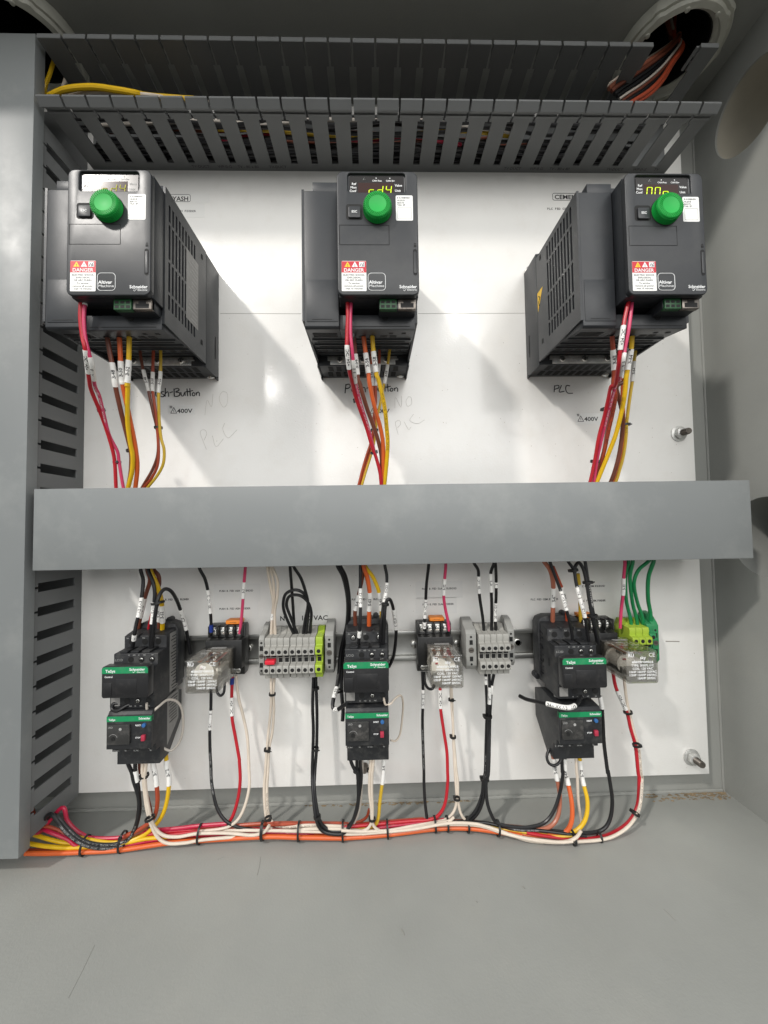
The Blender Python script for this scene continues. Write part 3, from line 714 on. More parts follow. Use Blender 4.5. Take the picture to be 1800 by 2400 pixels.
    Rr = rrect(fx(53), fx(64.8), fz(43.2), fz(32.6), .8, 3); Rr.append(Rr[0]); m.tube([(x, D + .18, z) for x, z in Rr], .1, 4)
    m.build('lettering', INK, st)
    # danger label
    ax, bx, az, bz = fx(3.4), fx(24.8), fz(107.6), fz(80.9)
    dl = MB().prism(rrect(ax, bx, az, bz, .7, 3), 'd', D + .02, D + .14).build('danger_label', STICK, t)
    MB().prism([(ax + .05, fz(91.2)), (bx - .05, fz(91.2)), (bx - .05, bz - .3), (ax + .05, bz - .3)], 'd', D + .14, D + .2).build('red_header', RED, dl)
    def tr(x, z, s_, m): m.prism([(x, z), (x + s_, z), (x + s_ / 2, z + s_ * .9)], 'd', D + .2, D + .26)
    m = MB(); tr(fx(6), fz(86.3), 5.2, m); m.build('yellow_triangle', YEL, dl)
    m = MB(); tr(fx(12.2), fz(86.3), 5.4, m); m.box(fx(18.6), fx(23.4), D + .2, D + .26, fz(86.3), fz(81.8))
    m.text('DANGER', (fx(14.1), D + .27, fz(90.5)), 4.3, align='c', bold=True, width=17.6); m.build('lettering', WINK, dl)
    m = MB()
    for s_, b, h, wd in (('ELECTRIC SHOCK,', 94.1, 2.1, 18.5), ('EXPLOSION,', 96.4, 2.1, 11.8), ('OR ARC FLASH.', 98.7, 2.1, 15.4), ('To service,', 101.3, 2.0, 10), ('remove all power,', 103.7, 2.0, 17.2), ('wait 15 minutes', 106.1, 2.0, 15)):
        m.text(s_, ((ax + bx) / 2, D + .18, fz(b)), h, align='c', bold=True, width=wd)
    m.text('!', (fx(8.6), D + .3, fz(85.9)), 3.2, align='c', bold=True); m.text('!', (fx(14.9), D + .3, fz(85.9)), 3.2, align='c', bold=True)
    m.tube([(fx(19.3), D + .28, fz(85.6)), (fx(20.5), D + .28, fz(83)), (fx(21.3), D + .28, fz(85)), (fx(22.8), D + .28, fz(82.4))], .25, 4)
    m.tube([(fx(20.9), D + .28, fz(85.9)), (fx(22.8), D + .28, fz(84.4)), (fx(22.6), D + .28, fz(86))], .22, 4)
    m.build('lettering', INK, dl)
    # brand badges
    m = MB(); Rr = rrect(fx(26.2), fx(41.2), fz(106.9), fz(91.7), 3, 5); Rr.append(Rr[0]); m.tube([(x, D + .05, z) for x, z in Rr], .27, 5)
    m.text('Altivar', (fx(26.9), D + .12, fz(101)), 4.0, bold=True, width=11.8); m.text('Machine', (fx(26.9), D + .12, fz(104)), 3.2, width=13.2)
    m.text('Schneider', (fx(53.2), D + .12, fz(105)), 3.9, bold=True, width=15.2); m.text('Electric', (fx(60), D + .12, fz(107.3)), 2.6, width=8.3)
    m.tube([(fx(56.6), D + .12, fz(106.8)), (fx(57.6), D + .12, fz(107.6)), (fx(59.2), D + .12, fz(105.6)), (fx(58.4), D + .12, fz(104.2)), (fx(56.9), D + .12, fz(106))], .25, 5)
    m.build('front_lettering', WINK, t)
    # slot at the edge with slider and lock mark
    MB().prism(rrect(fx(65.6), fx(69.2), fz(93.6), fz(70.2), 1.7), 'd', D, D + .15).build('card_slot', BLACK, t)
    MB().prism(rrect(fx(66.2), fx(68.6), fz(92), fz(72.5), 1.0), 'd', D + .15, D + .5).build('card_slider', FACE, t, bevel=.2)
    m = MB(); m.box(fx(66.4), fx(68.6), D + .05, D + .12, fz(68.4), fz(66.8)); m.tube([(fx(66.8), D + .1, fz(66.8)), (fx(66.9), D + .1, fz(65.2)), (fx(68.1), D + .1, fz(65.2)), (fx(68.2), D + .1, fz(66.8))], .2, 4)
    m.build('lock_symbol', BLACK, t)
    if right_label:
        rl = MB().box(X(105.0), X(105.15), 57, 84, 216, 289).build('rating_label', GLABEL, t)
        m = MB()
        for k in range(15):
            d0 = 59 + random.random() * 2; d1 = 82 - random.random() * 12; m.box(X(105.15), X(105.22), d0, d1, 220 + k * 4.4, 221.2 + k * 4.4)
        m.build('lettering', GINK, rl)
    if yellow:
        yl = MB().prism([(38, 268), (52, 268), (38.5, 246)], 'x', X(-.15), X(0)).build('warning_label', YEL, t)
        MB().tube([(X(-.2), 41, 263), (X(-.2), 45, 260), (X(-.2), 41, 256), (X(-.2), 42.5, 251)], .5, 4).build('lettering', INK, yl)
    return t
drive(-293.4, 'left drive with a dim display and a grey rating label on its vented side', ' rd4', dim=True, right_label=True)
drive(-63.0, 'middle drive seen square on, display reading rd4 above the green knob', ' rd4')
drive(192.3, 'right drive with a yellow warning triangle on its vented left side', 'nno', yellow=True)

# ------------------------------------------------------------------ contactors and overload relays
def term_row(parent, xs, d, z, r=3.6, screw=(), m_=None):
    for i, x in enumerate(xs):
        h = MB().cyl((x, d - .1, z), 'd', r, .35, 20).build('terminal_hole', BLACK, parent)
        if i in screw:
            s_ = MB().cyl((x, d + .2, z), 'd', r * .72, .9, 16, r2=r * .6).build('screw', CHROME, h, bevel=.2)
            MB().box(x - r * .5, x + r * .5, d + 1.05, d + 1.3, z - .25, z + .25).box(x - .25, x + .25, d + 1.05, d + 1.3, z - r * .5, z + r * .5).build('slot', BLACK, s_)
def contactor(x0, dz, label, side=None, dx=0):
    x1 = x0 + 45; cx = x0 + 22.5; t = thing('contactor', label, 'contactor', (cx, 0, -145), 'contactors on the mounting rail')
    Z = lambda z: z + dz
    P = [(9, -177), (9, -109), (24, -109), (45, -113), (45.6, -113.6), (45.6, -126), (62, -126.5), (62.6, -127), (62.6, -138), (70, -138), (70, -166), (68, -166.5), (68, -179.5), (34, -179.5), (34, -177)]
    MB().prism([(a, Z(b)) for a, b in P], 'x', x0 + .2, x1 - .2).build('housing', CONT, t, bevel=.7)
    # rounded rear flange with a lug
    fl = MB().prism([(x0 - 2, Z(-112)), (x0 + 1, Z(-106)), (x0 + 8, Z(-103.5)), (x1 - 8, Z(-103.5)), (x1 - 1, Z(-106)), (x1 + 2, Z(-112)), (x1 + 2, Z(-170)), (x1 - 3, Z(-176)), (x0 + 3, Z(-176)), (x0 - 2, Z(-170))], 'd', 9, 26)
    fl.build('rear_flange', CONT, t, bevel=1.2)
    MB().cyl((x1 - 12, 10, Z(-103)), 'd', 3.4, 8, 16).build('fixing_lug', CONT, t, bevel=.5)
    MB().cyl((x0 - .5, 9, Z(-174)), 'd', 4.2, 9, 20).build('fixing_lug', CONT, t, bevel=.5)
    # upper tier ribs between the three poles
    for k in (1, 2): MB().box(x0 + 15 * k - .9, x0 + 15 * k + .9, 30, 47.2, Z(-114.5), Z(-111.4)).build('pole_divider', CONT, t, bevel=.3)
    for k in range(4):
        a = x0 + 5 + k * 11.4
        if k < 3: MB().prism([(a, Z(-124.2)), (a + 9, Z(-124.2)), (a + 7.6, Z(-126.6)), (a + 1.4, Z(-126.6))], 'd', 45.4, 62.2).build('wire_guide', CONT, t, bevel=.3)
    term_row(t, [x0 + 8 + k * 14 for k in range(3)], 45.6, Z(-119.3), 3.2, (0, 2) if dx else ())
    term_row(t, [x0 + 17.5, x0 + 28.3, x0 + 39], 62.6, Z(-132.6), 2.9, (1, 2))
    term_row(t, [x0 + 17.5, x0 + 28.3, x0 + 39], 68, Z(-172.2), 2.9, (1,))
    m = MB()
    for s_, a, z, d in (('1L1', 2, -116, 45.7), ('3L2', 19, -116, 45.7), ('5L3', 34, -116, 45.7)): m.text(s_, (x0 + a, d, Z(z)), 2.0, bold=True)
    for s_, a in (('13', 14.5), ('NO', 19.5), ('21', 24.8), ('NC', 30), ('A1', 38.5)): m.text(s_, (x0 + a, 62.75, Z(-128.7)), 1.7, bold=True)
    for s_, a in (('14', 14.5), ('NO', 19.5), ('22', 24.8), ('NC', 30), ('A2', 38.5)): m.text(s_, (x0 + a, 68.15, Z(-178)), 1.7, bold=True)
    m.text('LC1D', (x0 + 1.6, 62.75, Z(-134)), 3.2); m.build('terminal_lettering', GINK, t)
    # glossy front cover
    MB().prism(rrect(x0 - .3, x1 + .2, Z(-164.3), Z(-133.6), 2.4), 'd', 70.5, 80).build('front_cover', COVER, t, bevel=.7)
    gb = MB().prism([(x0, Z(-140.5)), (x1 - .2, Z(-140.5)), (x1 - .2, Z(-136)), (x1 - 2, Z(-134.2)), (x0 + 1.8, Z(-134.2)), (x0, Z(-136))], 'd', 80, 80.25).build('brand_band', GREEN, t)
    m = MB(); m.text('TeSys', (x0 + 3.6, 80.35, Z(-139.3)), 3.9, bold=True, width=9.4)
    m.text('Schneider', (x1 - 3, 80.35, Z(-137.9)), 3.5, align='r', bold=True, width=15.3); m.text('Electric', (x1 - 3, 80.35, Z(-140.2)), 2.2, align='r', width=8)
    m.tube([(x1 - 15, 80.35, Z(-139)), (x1 - 14.2, 80.35, Z(-140)), (x1 - 12.4, 80.35, Z(-138.2)), (x1 - 13.4, 80.35, Z(-137.2))], .2, 4); m.build('lettering', WINK, gb)
    MB().text('Control', (x0 + 2.6, 80.1, Z(-144.4)), 2.4, bold=True).build('lettering', WINK, t)
    MB().box(x0 + 1.2, x0 + 9.6, 79.8, 80.5, Z(-162.8), Z(-149.5)).build('marker_flap', COVER, t, bevel=.5)
    MB().box(x0 + 13.5, x1 - 11, 79.8, 80.3, Z(-160.5), Z(-146)).build('carrier_window', COVER, t, bevel=.3)
    h = MB().cyl((x1 - 12.4, 79.9, Z(-158.5)), 'd', 1.5, .3, 14).build('pilot_hole', BLACK, t)
    MB().prism(rrect(x0 + 1.4, x0 + 10.3, Z(-177), Z(-167.4), .4, 2), 'd', 68, 68.2).build('code_sticker', GLABEL, t)
    if side == 'label':
        l = MB().box(x1 - .15, x1 + .15, 22, 39, Z(-176), Z(-113)).build('side_label', GLABEL, t)
        m = MB()
        for k in range(17): m.box(x1 + .15, x1 + .22, 23.5, 37.5 - random.random() * 6, Z(-174 + k * 3.5), Z(-174 + k * 3.5) + 1)
        m.build('lettering', BLACK, l)
    if side == 'marker':
        sx = x0 - .1; S_ = []
        def g(L, zc, h, d0=22, d1=34): S_.append([(sx, d0 + (d1 - d0) * a, Z(zc) + h * b) for a, b in L])
        g([(0, 0), (1, .15), (.2, .45), (1, .7), (0, 1)], -128, 9); g([(0, .2), (1, .5)], -131, 5); g([(.1, .2), (.95, .5)], -136, 5)
        g([(.6, .1), (.15, .5), (.5, .9), (.9, .5), (.6, .1)], -141, 6); g([(0, .2), (1, .4)], -147, 5)
        g([(0, 0), (.2, .6), (.8, .2), (1, .8)], -155, 7); g([(0, .2), (1, .45)], -160, 5); g([(.1, .1), (.9, .3), (.3, .5), (.9, .8)], -169, 8)
        m = MB()
        for st in S_: m.tube(smooth(st, 4), .55, 5)
        m.build('handwriting', MARK, t)
        MB().box(x0 - .05, x0 + .3, 47, 49, Z(-152), Z(-144)).build('side_notch', BLACK, t)
    return t
def overload(x0, dz, label, side=None, d=74):
    x1 = x0 + 44; Z = lambda z: z + dz; t = thing('overload_relay', label, 'overload relay', (x0 + 22, 30, -250 + dz), 'overload relays under the contactors')
    P = [(12, -186), (12, -218), (40, -243), (58, -243), (58, -226), (66, -226), (66, -218.5), (d, -218.5), (d, -187), (d - 3, -183), (40, -180), (30, -180)]
    MB().prism([(a, Z(b)) for a, b in P], 'x', x0 + .5, x1).build('housing', CONT, t, bevel=.6)
    MB().box(x0 + .2, x1 + .2, d - 3, d + .3, Z(-192.2), Z(-187)).build('brand_band_edge', GREEN, t)
    MB().prism([(x0 + .2, Z(-219)), (x1 + .2, Z(-219)), (x1 + .2, Z(-187)), (x1 - 1, Z(-186)), (x0 + 1, Z(-186)), (x0 + .2, Z(-188))], 'd', d - 2, d + .2).build('front_plate', CONT, t, bevel=.3)
    gb = MB().box(x0 + .4, x1 + .1, d, d + .4, Z(-192), Z(-187.6)).build('brand_band', GREEN, t)
    m = MB(); m.text('TeSys', (x0 + 2.2, d + .5, Z(-191)), 2.8, bold=True); m.text('Schneider', (x1 - .8, d + .5, Z(-190.3)), 3, align='r', bold=True, width=11.5); m.build('lettering', WINK, gb)
    cv = MB().prism(rrect(x0 + 2, x0 + 24, Z(-213.5), Z(-194.5), .8), 'd', d, d + 2.4).build('dial_cover', mat('smoked_cover', (0.035, 0.035, 0.034), .22, dust=(.16, .15, .14), dust_amt=.5, dscale=110), t, bevel=.4)
    MB().cyl((x0 + 8, d + 2.4, Z(-207.5)), 'd', 1.9, .5, 18).build('setting_dial', BLACK, cv)
    m = MB(); m.text('LRD', (x0 + 3, d + 2.5, Z(-197.6)), 2.6)
    A_ = [(x0 + 8 + 4.2 * math.cos(a * .3 + .2), d + 2.5, Z(-207.5) + 4.2 * math.sin(a * .3 + .2)) for a in range(9)]; m.tube(A_, .14, 4)
    m.cyl((x0 + 15, d + 2.4, Z(-198.5)), 'd', 1.4, .2, 12); m.build('lettering', GINK, cv)
    MB().cyl((x1 - 6.5, d, Z(-195.6)), 'd', 1.9, 2.6, 20).build('reset_button', BLUEB, t, bevel=.3)
    MB().box(x1 - 8.8, x1 - 5, d, d + 3, Z(-210.5), Z(-205)).build('stop_button', REDB, t, bevel=.5)
    m = MB(); m.text('RESET', (x1 - 10, d + .3, Z(-196.8)), 2.1, align='r', bold=True); m.text('STOP', (x1 - 10.5, d + .3, Z(-208.8)), 2.1, align='r', bold=True)
    m.build('button_lettering', WINK, t)
    term_row(t, [x0 + 5.5 + 10.8 * k for k in range(4)], 66, Z(-221.4), 2.7, (3,))
    m = MB()
    for s_, a in (('97 NO', 1.5), ('98', 13), ('95 NC', 22), ('96', 38)): m.text(s_, (x0 + a, 66.15, Z(-225.6)), 1.9, bold=True)
    m.text('2T1', (x0 + 2, 58.15, Z(-230)), 2.6, bold=True); m.text('4T2', (x0 + 16, 58.15, Z(-230)), 2.6, bold=True); m.text('6T3', (x0 + 31, 58.15, Z(-230)), 2.6, bold=True)
    m.build('terminal_lettering', GINK, t)
    for k in range(3): MB().box(x0 + 4 + k * 14, x0 + 12 + k * 14, 44, 56, Z(-243.4), Z(-242.6)).build('wire_opening', BLACK, t)
    m = MB()
    for k in range(3): m.tube([(x0 + 8 + 14 * k, 50, Z(-185)), (x0 + 8 + 14 * k, 50, -170)], 2.0, 8)
    m.build('link_pin', ZINC, t)
    if side == 'label':
        l = MB().prism([(20, Z(-182)), (44, Z(-182)), (44, Z(-232)), (20, Z(-214))], 'x', x1 - .1, x1 + .12).build('side_label', GLABEL, t)
        m = MB()
        for k in range(9): m.box(x1 + .12, x1 + .2, 22 + random.random() * 3, 42 - random.random() * 5, Z(-211 + k * 3.1), Z(-210 + k * 3.1))
        m.build('lettering', BLACK, l)
    return t
contactor(-270.5, .6, 'left contactor with a printed label on its side, beside the slotted duct', 'label')
contactor(-33.2, 0, 'middle contactor seen square on beside the terminal strip', dx=1)
contactor(188.0, -1.2, 'right contactor with black handwriting on its left side', 'marker')
overload(-269.4, 3, 'overload relay under the left contactor, label on its side', 'label')
overload(-32.7, 0, 'overload relay under the middle contactor')
overload(185.2, -4.5, 'overload relay under the right contactor, black stub wire above it')

# ------------------------------------------------------------------ clear cube relays in their sockets
def socket(x0, x1, zt, label, tagx):
    t = thing('relay_socket', label, 'relay socket', ((x0 + x1) / 2, 0, -160), 'relay sockets on the rail')
    zb = zt - 56; w_ = x1 - x0
    P = [(8.5, zb + 4), (8.5, zt - 3), (12, zt), (22, zt - 1), (22.6, zt - 14), (34, zt - 15), (34, zb + 10), (24, zb + 9), (24, zb), (12, zb)]
    MB().prism(P, 'x', x0, x1).build('socket_body', GLOSSB, t, bevel=.6)
    for k in range(5): MB().box(x0 + 2 + k * (w_ - 4) / 4 - .8, x0 + 2 + k * (w_ - 4) / 4 + .8, 20, 30, zt - 13, zt - .5).build('barrier', GLOSSB, t, bevel=.3)
    for k in range(4):
        x = x0 + 2 + (k + .5) * (w_ - 4) / 4
        s_ = MB().box(x - 3, x + 3, 22, 24, zt - 12, zt - 3).cyl((x, 24, zt - 7.5), 'd', 2.9, 2.2, 16, r2=2.5).build('terminal_screw', CHROME, t, bevel=.3)
        MB().box(x - 2, x + 2, 26.1, 26.4, zt - 7.8, zt - 7.2).build('slot', BLACK, s_)
        s_ = MB().cyl((x, 24, zb + 5), 'd', 2.9, 2, 16).build('terminal_screw', CHROME, t, bevel=.3)
        MB().box(x - 2, x + 2, 25.9, 26.2, zb + 4.7, zb + 5.3).build('slot', BLACK, s_)
    tg = MB().box(tagx, tagx + 17, 10, 24, zt + .2, zt + 4.6).build('orange_tag', ORNG, t, bevel=.8)
    MB().text('MODULE', (tagx + 8.5, 24.1, zt + 1.6), 1.8, align='c').build('lettering', INK, tg)
    return t
def cube_relay(x0, z0, label, dxb):
    """x0,z0: front face lower left; the rear sits in the socket"""
    W, H, d0, d1 = 33.0, 33.0, 33.5, 82.0
    t = thing('cube_relay', label, 'relay', (x0 + W / 2, d0, z0), 'clear plug-in cube relays')
    x1, z1 = x0 + W, z0 + H
    o = MB().prism(rrect(x0, x1, z0, z1, 2.6, 4), 'd', d0, d1).build('clear_cover', CLEAR, t, bevel=.9)
    i = 1.3
    # inner wall of the shell, facing inwards so the cover has real thickness
    q = MB().prism(rrect(x0 + i, x1 - i, z0 + i, z1 - i, 1.8, 4), 'd', d0 + .3, d1 - i)
    bm = bmesh.new(); bm.from_mesh(o.data); me2 = q
    V = [(v[0], v[1], v[2]) for v in q.v]
    off = Vector(t.location)
    vs = [bm.verts.new(Vector((v[0] * S, -v[1] * S, v[2] * S)) - off) for v in V]
    for f in q.f:
        try: bm.faces.new([vs[k] for k in f])
        except ValueError: pass
    bm.normal_update(); bmesh.ops.recalc_face_normals(bm, faces=bm.faces)
    bm.faces.ensure_lookup_table()
    inner = [f for f in bm.faces if all(v in set(vs) for v in f.verts)]
    c = Vector(((x0 + W / 2) * S, -(d0 + 24) * S, (z0 + H / 2) * S)) - off
    for f in inner:
        if (f.calc_center_median() - c).dot(f.normal) > 0: f.normal_flip()
    bm.to_mesh(o.data); bm.free()
    cx = x0 + W / 2
    MB().box(x0 + 3, x1 - 3, d0 - 1, d0 + 6, z0 + 3, z1 - 3).build('relay_base', mat('pale_relay_base', (0.34, 0.32, 0.28), .4), t, bevel=.5)
    MB().cyl((cx - 5, d0 + 10, z0 + 14), 'd', 8.6, 20, 28).build('coil', COIL, t, bevel=1)
    MB().cyl((cx - 5, d0 + 8, z0 + 14), 'd', 10.2, 2, 28).cyl((cx - 5, d0 + 30, z0 + 14), 'd', 10.2, 1.6, 28).build('coil_flange', COIL, t, bevel=.3)
    MB().box(x0 + 4, x0 + 5.5, d0 + 6, d0 + 35, z0 + 5, z0 + 12).box(x0 + 4, x0 + 14, d0 + 33, d0 + 34.5, z0 + 5, z0 + 12).build('yoke', STEEL, t, bevel=.4)
    MB().box(cx - 9, cx + 12, d0 + 30, d0 + 42, z0 + 3.5, z0 + 12).box(cx + 1, cx + 12, d0 + 12, d0 + 31, z0 + 4, z0 + 15).build('moulded_frame', mat('relay_frame', (0.36, 0.34, 0.30), .4), t, bevel=1.2)
    for k in range(3):
        x = cx - 8 + k * 8
        MB().box(x - 1.8, x + 1.8, d0 + 6, d0 + 36, z1 - 6.6, z1 - 6).build('contact_arm', COPPER, t)
        MB().box(x - 1, x + 1, d0 + 20, d0 + 28, z1 - 10, z1 - 7.2).cyl((x, d0 + 33, z1 - 8.6), 'z', 1.4, 1.4, 12).build('contact', CHROME, t)
    MB().box(cx + 6, cx + 12, d0 + 7, d0 + 30, z0 + 6, z0 + 18).build('terminal_post', COIL, t, bevel=.5)
    MB().tube(smooth([(x0 + 6, d0 + 8, z0 + 12), (x0 + 4.5, d0 + 22, z0 + 15), (x0 + 9, d0 + 34, z0 + 20)], 5), .9, 8).build('coil_lead', WC['red'], t)
    D = d1 + .12
    m = MB()
    m.text('sky', (cx + 1, D, z1 - 8.6), 4.6, align='c', bold=True); m.text('electronics', (cx + .5, D, z1 - 12.4), 4.2, align='c', bold=True, width=22)
    for k, (s_, wd) in enumerate((('TYPE: SKKPL11C', 23), ('COIL: 120 VAC', 21), ('1/6HP 10AMP 120VAC', 28.5), ('1/3HP 13AMP 240VAC', 28.5), ('10AMP 28VDC', 19))):
        m.text(s_, (cx + (.4 if k < 4 else 4), D, z1 - 15.8 - k * 3.2), 3.1, align='c', bold=True, width=wd)
    m.text('CE', (x1 - 9.5, D, z1 - 6.2), 5.4); m.text('RU', (x0 + 2.4, D, z1 - 6.2), 4.6, bold=True)
    m.tube([(x0 + 2.2, D, z1 - 2.2), (x0 + 7.6, D, z1 - 2.0)], .25, 4)
    m.build('front_lettering', WINK, t)
    # wiring diagram on the top face
    m = MB(); zt = z1 + .1
    for a, b, c_, e in ((8, 20, 14, 20), (8, 30, 14, 30), (14, 20, 14, 26), (19, 20, 19, 30), (19, 30, 26, 30), (24, 18, 24, 26), (10, 12, 26, 12), (10, 9, 26, 9)):
        m.tube([(x0 + a, d0 + b, zt), (x0 + c_, d0 + e, zt)], .2, 4)
    m.build('printed_diagram', GINK, t)
    return t
socket(-189.5, -149.5, -107.5, 'black relay socket with orange tag between left contactor and terminal strip', -171)
socket(46.2, 86, -108.8, 'black relay socket with orange tag between the two terminal strips', 61.5)
socket(234.5, 274, -108.5, 'black relay socket with orange tag right of the right contactor', 236.5)
cube_relay(-188.8, -160.6, 'clear cube relay nearest the left contactor', 0)
cube_relay(53.7, -161.6, 'clear cube relay beside the smaller terminal strip', 0)
cube_relay(251.8, -161.5, 'clear cube relay in front of the yellow green ground terminals', 0)

# ------------------------------------------------------------------ terminal blocks
def terminal(x, w_, d, label, group, m_, kind='terminal_block', zt=-118.8, h=44.5):
    t = thing(kind, label, 'terminal block', (x + w_ / 2, 0, -141), group); zb = zt - h; g = .12
    P = [(6, zb + 8), (6, zt - 4), (12, zt + 6), (18, zt + 6), (24, zt), (d - 6, zt - .5), (d - 5, zt - 4), (d - 6, zt - 9), (d, zt - 10.5), (d, zt - 18), (d - 7, zt - 19), (d - 8, zt - 23), (d - 8, zt - 28), (d - 1, zt - 29), (d, zt - 30), (d, zt - 37.5), (d - 6, zt - 39), (d - 7, zb), (20, zb), (12, zb + 2)]
    MB().prism(P, 'x', x + g, x + w_ - g).build('housing', m_, t, bevel=.35, seg=1)
    c = x + w_ / 2
    for z in (zt - 14.3, zt - 33.8): MB().cyl((c, d - .05, z), 'd', 2.05, .3, 18).build('wire_hole', BLACK, t)
    MB().box(c - 2.0, c + 2.0, d - 8.05, d - 7.7, zt - 27.3, zt - 22.8).build('bridge_slot', BLACK, t)
    MB().box(c - 2.2, c + 2.2, d - 7.5, d - 6.2, zt - 21.6, zt - 19.3).build('test_slot', BLACK, t)
    return t
def clamp(x, w_, d, label, zt=-114, h=48, m_=None):
    t = thing('end_clamp', label, 'end clamp', (x + w_ / 2, 0, -141), 'end clamps beside the terminal strips'); zb = zt - h
    P = [(6, zb + 4), (6, zt + 2), (10, zt + 6), (20, zt + 4), (24, zt), (d - 3, zt - 3), (d, zt - 7), (d, zb + 6), (d - 4, zb + 1), (10, zb)]
    MB().prism(P, 'x', x + .2, x + w_ - .2).build('clamp_body', m_ or TEND, t, bevel=.5)
    c = x + w_ / 2; zc = (zt + zb) / 2 - 1
    sc = MB().cyl((c, d - .05, zc), 'd', min(3, w_ * .4), .4, 20).build('clamp_screw', BOLT, t); MB().box(c - 2, c + 2, d + .35, d + .5, zc - .3, zc + .3).build('slot', BLACK, sc)
    q = min(1.8, w_ * .3)
    for z0, z1 in ((zc + 6, zc + 11), (zc - 12, zc - 7)): MB().box(c - q, c + q, d - .05, d + .3, z0, z1).build('clamp_slot', BLACK, t)
    for z in (zc + 14.5, zc - 15.5): MB().cyl((c, d - .05, z), 'd', 1.2, .3, 12).build('clamp_hole', BLACK, t)
    return t
GN = 'grey terminals of the longer strip'; G2 = 'grey terminals of the shorter strip'; GY = 'yellow green ground terminals'
names8 = ['leftmost grey terminal of the longer strip, under one end of the red jumper', 'second grey terminal from the left, under the right end of the red jumper',
          'third grey terminal from the left, just right of the red jumper', 'fourth grey terminal from the left in the longer strip',
          'fifth grey terminal from the left, black wires entering its top', 'sixth grey terminal from the left, black wires entering its top',
          'seventh grey terminal from the left in the longer strip', 'last grey terminal before the yellow green one']
for k in range(8): terminal(-122.6 + k * 6.86 + (0.5 if k > 3 else 0), 6.8, 46, names8[k], GN, TGREY)
terminal(-66.9, 8.0, 46, 'yellow green ground terminal ending the longer grey strip', GY, TYG, zt=-118.5)
clamp(-129.2, 6.2, 40, 'narrow grey end clamp left of the red jumper'); clamp(-57.4, 10, 36, 'grey end clamp right of the yellow green terminal', zt=-112, h=50)
m = MB(); m.box(-120.5, -110, 38, 47.5, -146, -141.6); j = m.build('jumper', TRED, None, bevel=.7); tag(j, 'red plug-in jumper bridging the first two grey terminals', 'jumper')
names5 = ['first grey terminal of the shorter strip, next to its left end clamp', 'second grey terminal of the shorter strip', 'middle grey terminal of the shorter strip',
          'fourth grey terminal of the shorter strip', 'last grey terminal of the shorter strip, against the right end clamp']
for k in range(5): terminal(113.2 + k * 6.86, 6.8, 46, names5[k], G2, TGREY, zt=-119.8)
clamp(99.5, 12, 38, 'wide grey end clamp left of the shorter terminal strip', zt=-113); clamp(148.5, 8, 32, 'grey end clamp right of the shorter terminal strip', zt=-112)
for k, nm in enumerate(('first yellow green ground terminal, behind the right cube relay', 'second yellow green ground terminal, behind the right cube relay',
                        'third yellow green ground terminal, beside the solid green one')):
    terminal(286 + k * 7.6, 7.4, 42, nm, GY, TYG, zt=-117)
terminal(308.8, 7.0, 38, 'solid green ground terminal right of the yellow green ones', None, TGRN, zt=-114)
clamp(316.4, 8, 30, 'green and grey end clamp closing the ground terminals', zt=-110, h=52, m_=TGRN)

# ------------------------------------------------------------------ wires
BX = [(60, 46), (194.6, 46.1), (469.5, 36), (802, 38.6), (1019, 30), (1096.5, 32), (1234, 49), (1345, 52.6), (1427, 49), (1560, 42)]
def bd(x):                                      # depth at which the loom lies on the enclosure floor, by photo column
    for (a, b), (c, e) in zip(BX, BX[1:]):
        if x <= c: return b + (e - b) * max(0, (x - a)) / (c - a)
    return BX[-1][1]
def build_wire(P3, r, col, label, sleeves=(), group=None, cat='wire', mark=None, lettermat=None, n=10, step=7):
    """P3: list of (x, d, z, pixel x, pixel y); sleeves: (v0, v1, text) in photo pixels down the wire, or fractions when < 1"""
    Q = [Vector(p[:3]) for p in P3]
    C = smooth(Q, step); PY = []
    if len(P3) > 2:
        Y = [p[4] for p in P3]; Qy = [2 * Y[0] - Y[1]] + Y + [2 * Y[-1] - Y[-2]]
        for i in range(1, len(Qy) - 2):
            a, b, c, d = Qy[i - 1:i + 3]
            for k in range(step):
                t = k / step; PY.append(0.5 * (2 * b + (c - a) * t + (2 * a - 5 * b + 4 * c - d) * t * t + (3 * b - a - 3 * c + d) * t ** 3))
        PY.append(Y[-1])
    else: PY = [p[4] for p in P3]
    m = MB(); m.origin = tuple(C[0]); m.tube(C, r, n); o = m.build('wire', WC[col], None)
    tag(o, label, cat, group)
    for sl in sleeves:
        a, b, s_ = sl[:3]; rev = sl[3] if len(sl) > 3 else True
        def pos(v):
            if v <= 1: return v * (len(C) - 1)
            for i in range(len(C) - 1):
                if (PY[i] - v) * (PY[i + 1] - v) <= 0 and PY[i] != PY[i + 1]: return i + (v - PY[i]) / (PY[i + 1] - PY[i])
            return 0 if abs(PY[0] - v) < abs(PY[-1] - v) else len(C) - 1
        i0, i1 = sorted((pos(a), pos(b))); seg = []
        for k in range(13):
            q = i0 + (i1 - i0) * k / 12; j = min(int(q), len(C) - 2); seg.append(C[j].lerp(C[j + 1], q - j))
        if (seg[0] - seg[-1]).length < 2: continue
        rr = r + .45; L_ = MB().tube(seg, rr, 12).build('marker_sleeve', FBLUE if s_ == 'FER' else WHITE, o)
        if s_ and s_ != 'FER':
            MB().text_on(s_, seg, rr, rr * 1.75, rev=rev).build('lettering', INK, L_)
    if mark:
        segs = C; total = sum((b - a).length for a, b in zip(C, C[1:])); reps = max(1, int(total / 55))
        s_ = '   '.join([mark] * reps)
        MB().text_on(s_, C, r, r * 1.35, rev=False, bold=False, maxfrac=.96).build('printed_marking', lettermat or GINK, o)
    return o
